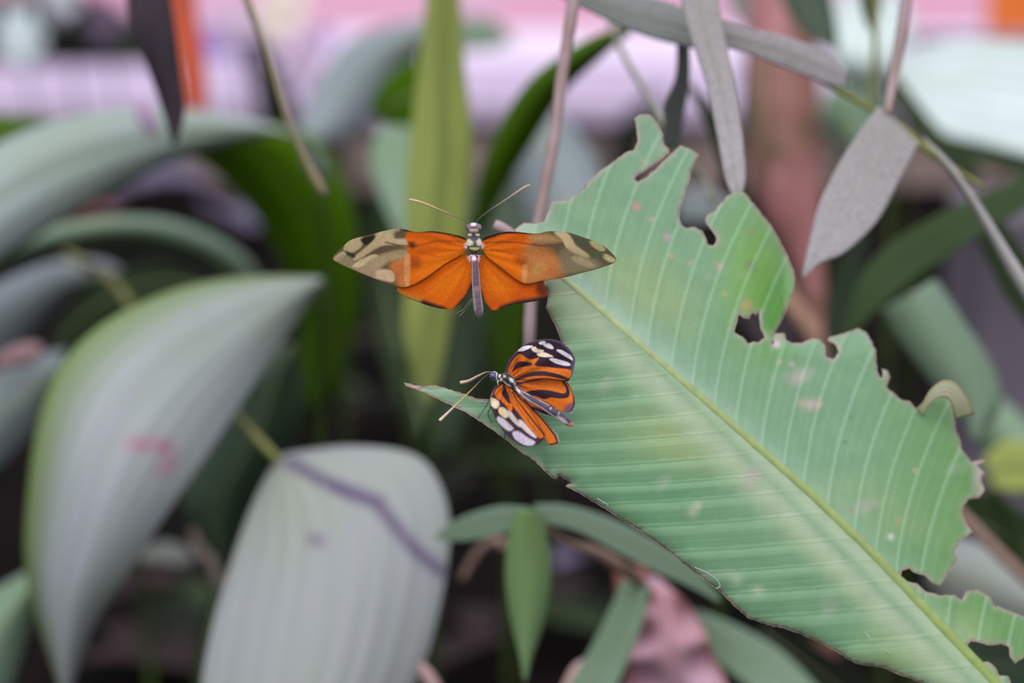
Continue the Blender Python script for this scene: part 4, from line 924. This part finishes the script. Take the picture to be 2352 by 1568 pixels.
# body: head, thorax, abdomen
def lump(name, cx, cy, dd, a, b, ang, mat, parent, base, layers, depth=None, seg=28, rings=18):
    """ellipsoid of half-axes a (along ang), b px; painted by its pixel plane"""
    k = 36. / LENS / 2352. * dd; V, F = [], []; ca, sa = math.cos(math.radians(ang)), math.sin(math.radians(ang)); dz = (depth or b) * k
    pp = []
    for i in range(rings + 1):
        th = math.pi * i / rings
        for j in range(seg):
            ph = 2 * math.pi * j / seg
            u = a * math.cos(th); s = b * math.sin(th) * math.cos(ph); t = math.sin(th) * math.sin(ph)
            x = cx + u * ca - s * sa; y = cy + u * sa + s * ca; pp.append((x, y)); V.append(P(x, y, dd - dz * t))
    for i in range(rings):
        for j in range(seg): F.append((i * seg + j, i * seg + (j + 1) % seg, (i + 1) * seg + (j + 1) % seg, (i + 1) * seg + j))
    return mesh(name, V, F, mat, parent, cols=paint(np.array(pp), base, layers))
def body_tube(name, ctrl, parent, base, layers, n=60, seg=20, bands=None):
    c = cr(ctrl, n); k = 36. / LENS / 2352.; pts = [P(q[0], q[1], q[2]) for q in c]; rad = [q[3] * k * q[2] for q in c]
    if bands: rad = [r * (1 - 0.05 * (abs(math.sin(i * math.pi / bands)) < 0.25)) for i, r in enumerate(rad)]
    V, F, U = tube_geo(pts, rad, seg)
    iv_ = CM.inverted(); pp = []
    for v in V:
        l = iv_ @ v; kk = 36. / LENS / 2352. * -l.z; pp.append((1176 + l.x / kk, 784 - l.y / kk))
    return mesh(name, V, F, M_body, parent, uvs=U, cols=paint(np.array(pp), base, layers))
BW = (238, 228, 232)
body_tube('abdomen', [(*z2((1320, 675))[0], .6025, 4.5), (*z2((1400, 755))[0], .6022, 6.6), (*z2((1500, 830))[0], .602, 7.5), (*z2((1620, 890))[0], .6015, 8), (*z2((1740, 965))[0], .601, 9), (*z2((1840, 1030))[0], .6015, 9.5), (*z2((1910, 1085))[0], .602, 8), (*z2((1955, 1112))[0], .6025, 4.0)],
     S, (66, 52, 72), [(('line', z2((1340, 700), (1420, 800), (1520, 870), (1620, 925), (1740, 1010), (1860, 1090)), 1.3), BW, 1.2, .9), (('line', z2((1350, 720), (1460, 770), (1580, 830), (1700, 895)), 0.7), BW, .8, .8),
      (('line', z2((1735, 885), (1710, 945)), .5), BW, .5, .8), (('line', z2((1835, 935), (1800, 990)), .5), BW, .5, .6), (('line', z2((1905, 1000), (1870, 1060)), .5), BW, .5, .6),
      (z2((1900, 1095), (1960, 1085), (1985, 1115), (1920, 1135)), (206, 130, 80), 1.5), (z2((1330, 730), (1380, 735), (1380, 780), (1345, 775)), WHT, 1), (z2((1790, 1010), (1850, 1040), (1900, 1090), (1850, 1095), (1780, 1040)), (206, 190, 196), 2)], n=60, bands=6)
lump('thorax', *z2((1262, 622))[0], .6025, 20, 12.5, 42, M_body, S, (30, 26, 36), [(z2((1270, 600), (1310, 612), (1318, 650), (1280, 640)), (206, 206, 196), 1.2), (z2((1205, 575), (1225, 575), (1225, 592), (1208, 592)), (240, 228, 190), .8),
     (z2((1225, 600), (1258, 598), (1255, 640), (1230, 635)), (16, 14, 20), 1), (z2((1200, 630), (1240, 660), (1290, 690), (1270, 700), (1210, 650)), BW, 1.0), (z2((1320, 650), (1350, 660), (1345, 690), (1320, 680)), (180, 170, 190), 1), (z2((1165, 605), (1195, 600), (1190, 640), (1168, 640)), (236, 222, 186), 1)])
lump('collar', *z2((1172, 600))[0], .6025, 8, 10, 42, M_body, S, (40, 34, 44), [(z2((1148, 560), (1172, 562), (1168, 595), (1148, 590)), (240, 226, 190), .8), (z2((1170, 610), (1195, 605), (1190, 642), (1168, 640)), (236, 222, 186), 1), (('line', z2((1135, 545), (1140, 660)), .8), BW, .8)])
hd = lump('head', *z2((1108, 580))[0], .602, 11, 10.5, 60, M_body, S, (70, 62, 96), [(('line', z2((1138, 530), (1128, 590), (1142, 660)), 1.0), BW, .8), (z2((1100, 518), (1125, 520), (1118, 535), (1100, 532)), BW, .8)])
lump('eye', *z2((1090, 582))[0], .6003, 7.5, 8, 0, plain('compound_eye', (98, 88, 134), (52, 44, 72), 900, 0.25, 0.6), hd, (0, 0, 0), [])
for a in (((1142, 640), (1160, 625), (1150, 680)),):
    tube('palp', [(*z2(a[1])[0], .602, 1.4), (*z2(a[0])[0], .6015, 1.6), (*z2(a[2])[0], .602, 1.0)], M_white, hd, 10, 6)
an = vcol('antenna', 0.5, 0.3, 0, 900, 0.1)
tube('antenna', [(*z2((1070, 545))[0], .6015, .9), (*z2((1000, 590))[0], .600, 1.1), (*z2((900, 690))[0], .599, 1.4), (*z2((800, 790))[0], .598, 1.9), (*z2((680, 905))[0], .597, 2.4), (*z2((580, 1000))[0], .5965, 3.3), (*z2((515, 1062))[0], .596, 3.9)], an, S, 60, 8,
     col=[(64, 76, 92), (60, 72, 86), (150, 126, 62), (186, 156, 88), (186, 160, 130), (196, 182, 164), (206, 190, 160)])
tube('antenna', [(*z2((1085, 535))[0], .603, .8), (*z2((1015, 541))[0], .604, 1.9), (*z2((930, 580))[0], .605, 2.9), (*z2((830, 632))[0], .606, 3.6), (*z2((742, 652))[0], .607, 4.3)], an, S, 40, 8, col=[(90, 80, 80), (170, 146, 130), (180, 158, 142), (186, 160, 142), (200, 180, 150)])
M_leg = plain('dark_leg', (44, 42, 56), (70, 66, 84), 500)
def on_leaf(x, y): return float(leaf_depth(np.array([[x, y]]))[0][0]) - .0002
for g in (((1150, 680), (1095, 770), (1020, 900), (930, 1032)), ((1200, 680), (1215, 900), (1222, 1180), (1212, 1250)), ((1180, 690), (1110, 850), (1040, 980), (1080, 1080)), ((1300, 700), (1320, 860), (1360, 1000), (1330, 1100))):
    pp = [z2(q)[0] for q in g]; dl = on_leaf(*pp[-1]); t_ = [.604, .6045, (.6045 + dl) / 2, dl]
    tube('leg', [(pp[i][0], pp[i][1], t_[i], (1.6, 1.1, .8, .6)[i]) for i in range(4)], M_leg, S, 24, 6)
tube('tarsus', [(*z2((1212, 1250))[0], on_leaf(*z2((1212, 1250))[0]), .8), (*z2((1215, 1290))[0], .606, .9), (*z2((1192, 1310))[0], .607, .5)], M_leg, S, 10, 6)

# flying butterfly
FB = empty('butterfly', P(1088, 600, 0.601)); tag(FB, 'flying orange butterfly with wings spread flat and pale blotched dark wingtips', 'butterfly')
fx, fy = 1090., 575.
def dF(k0, org=(fx, fy)):
    def f(v):
        r = np.abs(v[:, 0] - fx); th = np.arctan2(v[:, 1] - fy, r + 1e-3)
        return k0 + 0.000012 * r + 0.00010 * np.sin(th * 22) * np.clip(r / 60, 0, 1)
    return f
O1, O2, O3 = (206, 92, 4), (224, 118, 6), (188, 74, 14)
APX, TAN, TN2 = (94, 78, 54), (176, 158, 118), (168, 130, 92)
def veinlines(org, ends, c=(166, 66, 14), w=.5): return [(('line', z1(org, e_), w), c, 1.2, .55) for e_ in ends]
wing('hindwing', z1((1150, 625), (1000, 640), (800, 720), (640, 810), (575, 890), (640, 945), (740, 985), (850, 1022), (980, 1042), (1060, 1005), (1120, 925), (1160, 850), (1165, 720)), dF(.6025),
     [(z1((1120, 660), (1000, 720), (860, 860), (840, 940), (960, 930), (1080, 840), (1140, 760)), O2, 16, .8), (z1((560, 880), (640, 925), (760, 960), (870, 1000), (960, 1030), (900, 1060), (850, 1060), (600, 1000)), (50, 32, 24), 3.5), (z1((560, 880), (620, 905), (760, 950), (740, 985), (600, 930)), (190, 124, 44), 5, .8),
      (z1((1000, 1060), (1040, 1000), (1110, 920), (1150, 840), (1180, 880), (1150, 1010), (1050, 1060)), (40, 30, 30), 4)] + veinlines((1130, 660), ((900, 960), (1000, 1000), (820, 900), (1050, 960))), O1, FB, 2.4)
wing('hindwing', z1((1195, 625), (1350, 650), (1560, 760), (1690, 800), (1728, 890), (1735, 950), (1640, 980), (1500, 1000), (1400, 1025), (1330, 1052), (1270, 1020), (1240, 930), (1200, 840), (1190, 720)), dF(.6025),
     [(z1((1230, 660), (1330, 700), (1460, 860), (1440, 940), (1320, 940), (1240, 850)), O2, 16, .8), (z1((1500, 975), (1640, 950), (1760, 930), (1740, 1010), (1500, 1030), (1380, 1060), (1370, 1020)), (60, 36, 28), 4), (z1((1650, 860), (1700, 830), (1750, 900), (1720, 940), (1660, 920)), (84, 34, 18), 6, .9),
      (z1((1220, 920), (1250, 980), (1300, 1040), (1250, 1070), (1190, 980)), (40, 30, 40), 4)] + veinlines((1220, 660), ((1400, 960), (1320, 980), (1520, 920), (1600, 880))), (198, 84, 8), FB, 2.4)
wing('forewing', z1((1110, 500), (1000, 462), (850, 440), (720, 445), (600, 418), (500, 432), (400, 458), (320, 478), (220, 508), (150, 570), (85, 656), (230, 735), (400, 805), (560, 862), (660, 868), (800, 800), (950, 690), (1100, 600)), dF(.6015),
     [(z1((640, 440), (720, 450), (850, 445), (1100, 480), (1120, 620), (950, 700), (800, 800), (670, 880), (650, 760), (650, 600)), O1, 4), (z1((560, 800), (520, 720), (560, 660), (650, 650), (660, 850), (600, 870)), (196, 112, 56), 8, .85),
      (z1((1100, 540), (900, 600), (760, 700), (720, 800), (860, 760), (1000, 660)), O2, 14, .7),
      (('line', z1((640, 432), (850, 438), (1000, 460), (1110, 498)), 3.6), (34, 18, 12), 2.0, 1.0), (('line', z1((700, 560), (900, 515), (1100, 520)), 1.0), (110, 48, 14), 3.0, .8), (('line', z1((760, 600), (900, 640), (1090, 600)), 1.0), (130, 52, 14), 3, .6),
      (z1((660, 530), (700, 520), (725, 550), (690, 570)), (70, 34, 16), 4, .9), (z1((660, 640), (740, 640), (760, 700), (680, 720)), (140, 58, 14), 6, .7),
      (z1((165, 580), (195, 515), (290, 485), (325, 500), (300, 560), (235, 605), (195, 605)), TAN, 2.5), (z1((80, 657), (150, 598), (192, 612), (130, 668)), TAN, 2), (z1((100, 660), (200, 620), (250, 680), (240, 740)), (142, 128, 94), 4, .8),
      (z1((345, 555), (420, 455), (520, 425), (600, 425), (560, 490), (640, 500), (655, 560), (560, 545), (440, 560), (270, 665), (245, 640)), TAN, 2.5), (z1((235, 712), (280, 668), (400, 618), (425, 648), (300, 718)), (188, 170, 128), 2),
      (z1((330, 690), (480, 610), (640, 580), (650, 640), (520, 670), (420, 740)), (158, 138, 100), 4), (z1((390, 790), (430, 735), (540, 748), (555, 825), (480, 822)), (196, 168, 134), 2.5), (z1((250, 730), (400, 720), (400, 800)), (164, 140, 112), 3, .8), (z1((636, 630), (678, 636), (672, 855), (638, 862)), (206, 146, 90), 2.5, .8),
      (z1((300, 495), (400, 468), (405, 500), (350, 545), (310, 530)), (30, 26, 20), 3), (z1((180, 590), (250, 620), (245, 645), (190, 620)), (44, 46, 28), 3), (z1((560, 440), (640, 440), (640, 480), (560, 490)), (84, 80, 54), 4, .9), (('line', z1((490, 525), (600, 550), (700, 556)), 1.3), (60, 34, 20), 2)], APX, FB, 1.9)
wing('forewing', z1((1240, 500), (1330, 462), (1420, 445), (1500, 445), (1650, 458), (1750, 440), (1900, 450), (2010, 485), (2110, 520), (2200, 575), (2268, 665), (2150, 722), (2000, 762), (1850, 800), (1700, 822), (1560, 842), (1400, 740), (1250, 610)), dF(.6015),
     [(z1((1240, 500), (1380, 450), (1500, 448), (1650, 462), (1720, 480), (1600, 540), (1580, 640), (1560, 860), (1400, 740), (1240, 610)), O1, 5), (z1((1560, 560), (1700, 560), (1800, 620), (1830, 740), (1700, 830), (1550, 840)), (190, 118, 60), 10, .85), (z1((1700, 700), (1800, 660), (1880, 760), (1800, 810), (1720, 820)), (186, 112, 58), 8, .7),
      (z1((1250, 540), (1400, 590), (1560, 700), (1540, 800), (1400, 720), (1260, 620)), O2, 14, .6),
      (('line', z1((1245, 500), (1380, 449), (1500, 445), (1700, 455)), 4.0), (30, 18, 12), 2.0, 1.0), (('line', z1((1260, 530), (1400, 520), (1540, 530), (1690, 552), (1850, 535)), 1.3), (70, 34, 16), 2, .8), (('line', z1((1300, 580), (1420, 600), (1580, 640)), 1.1), (140, 56, 14), 3, .7), (z1((1490, 640), (1580, 650), (1570, 700), (1500, 690)), (140, 58, 14), 6, .7),
      (z1((1790, 448), (1880, 448), (1930, 500), (1960, 550), (2055, 620), (2040, 645), (1900, 585), (1850, 505)), (188, 168, 124), 2.5), (z1((1600, 470), (1700, 450), (1800, 480), (1850, 520), (1700, 530), (1600, 500)), (168, 132, 84), 6, .8), (z1((2055, 525), (2120, 518), (2185, 580), (2140, 592)), (164, 158, 112), 2), (z1((2155, 625), (2200, 618), (2270, 666), (2215, 676)), (176, 168, 120), 2),
      (z1((1925, 635), (2000, 635), (2105, 702), (2060, 718), (1950, 678)), (172, 156, 112), 2.5), (z1((1850, 570), (1950, 600), (2100, 640), (2150, 720), (2000, 755), (1850, 760), (1830, 650)), (134, 124, 92), 6, .6), (z1((1548, 712), (1582, 706), (1572, 832), (1545, 825)), (206, 146, 90), 2.5, .8), (z1((1620, 700), (1700, 680), (1740, 740), (1640, 780)), (190, 140, 76), 5, .7),
      (z1((1930, 460), (2060, 520), (2050, 580), (1960, 530)), (70, 78, 56), 4, .9), (z1((2060, 600), (2160, 600), (2170, 640), (2090, 650)), (74, 88, 62), 4, .8)], APX, FB, 1.9)
body_tube('abdomen', [(*z1((1165, 620))[0], .6005, 5), (*z1((1180, 700))[0], .6, 7.5), (*z1((1186, 800))[0], .5998, 9), (*z1((1192, 900))[0], .5998, 10), (*z1((1202, 1000))[0], .6, 11), (*z1((1212, 1070))[0], .6003, 9.5), (*z1((1216, 1100))[0], .6005, 4)], FB, (100, 78, 94),
     [(z1((1160, 660), (1205, 660), (1200, 850), (1175, 860)), (84, 62, 84), 3), (('line', z1((1155, 640), (1160, 860), (1180, 1050)), 1.2), (200, 180, 176), 1.5, .8), (('line', z1((1205, 650), (1218, 860), (1238, 1050)), 1.0), (206, 180, 176), 1.5, .7), (z1((1130, 620), (1210, 620), (1210, 650), (1150, 665)), (232, 220, 226), 2.5), (z1((1150, 870), (1230, 870), (1230, 900), (1150, 900)), (150, 120, 136), 3, .6)], n=60, bands=6)
lump('thorax', *z1((1173, 545))[0], .6, 23, 18, 90, M_body, FB, (58, 52, 56), [(z1((1110, 500), (1150, 510), (1165, 540), (1130, 550), (1080, 545)), (206, 196, 160), 2), (z1((1190, 510), (1230, 500), (1270, 530), (1210, 550)), (206, 196, 170), 2), (z1((1090, 590), (1150, 560), (1220, 560), (1270, 600), (1180, 625)), (34, 30, 32), 2.5), (z1((1140, 565), (1210, 565), (1205, 582), (1150, 582)), (186, 186, 110), 1.2),
     (z1((1140, 480), (1200, 480), (1195, 510), (1150, 505)), (40, 40, 60), 1.5)], depth=13)
lump('collar', *z1((1170, 470))[0], .6003, 14, 7.5, 0, M_body, FB, (46, 40, 48), [(z1((1110, 460), (1150, 458), (1150, 475), (1115, 475)), (206, 186, 150), 1.2), (z1((1185, 458), (1228, 462), (1225, 478), (1190, 474)), (206, 186, 150), 1.2)])
hd = lump('head', *z1((1170, 415))[0], .6, 13, 15, 90, M_body, FB, (128, 108, 112), [(z1((1150, 380), (1185, 380), (1180, 400), (1155, 400)), (226, 220, 232), 1.5), (z1((1150, 405), (1190, 400), (1185, 430), (1160, 425)), (70, 50, 46), 2), (z1((1140, 425), (1200, 425), (1200, 445), (1150, 445)), (216, 190, 180), 2)])
for sx_ in (-1, 1):
    hairs('hair_tuft', z1((1173 + sx_ * 42, 520), (1173 + sx_ * 58, 545), (1173 + sx_ * 50, 570)), 16, (sx_ * 1.5, .35), lambda v: np.full(len(v), .5995), FB, M_white, 4.0)
    hairs('hair_tuft', z1((1173 + sx_ * 14, 620), (1173 + sx_ * 30, 630), (1173 + sx_ * 26, 665)), 16, (sx_ * 1.3, .8), lambda v: np.full(len(v), .5997), FB, M_white, 4.0)
    lump('eye', *z1((1170 + sx_ * 40, 412))[0], .5998, 6.5, 8.5, 0, plain('brown_eye', (96, 76, 88), (140, 120, 124), 900, 0.25, 0.6), hd, (0, 0, 0), [])
tube('antenna', [(*z1((1185, 380))[0], .6, 1.1), (*z1((1215, 340))[0], .5995, 1.1), (*z1((1290, 280))[0], .599, 1.3), (*z1((1420, 195))[0], .598, 1.8), (*z1((1520, 128))[0], .597, 2.8), (*z1((1575, 95))[0], .5965, 3.4), (*z1((1605, 84))[0], .596, 1.8)], an, FB, 60, 8, col=[(76, 84, 110), (92, 92, 110), (150, 130, 120), (176, 150, 134), (190, 160, 140)])
tube('antenna', [(*z1((1155, 380))[0], .6, 1.0), (*z1((1080, 345))[0], .5995, 1.0), (*z1((990, 310))[0], .599, 1.6), (*z1((850, 250))[0], .598, 2.2), (*z1((750, 212))[0], .597, 2.8), (*z1((670, 194))[0], .5965, 2.0)], an, FB, 60, 8, col=[(70, 84, 80), (120, 110, 80), (176, 150, 100), (200, 176, 130), (206, 180, 150)])
for g in (((1160, 960), (1120, 1030), (1060, 1095)), ((1150, 960), (1090, 1040), (1035, 1075), (1025, 1105))):
    tube('leg', [(*z1(q)[0], .603, .7) for q in g], plain('pale_leg', (150, 130, 116), (90, 70, 66), 500), FB, 14, 5)
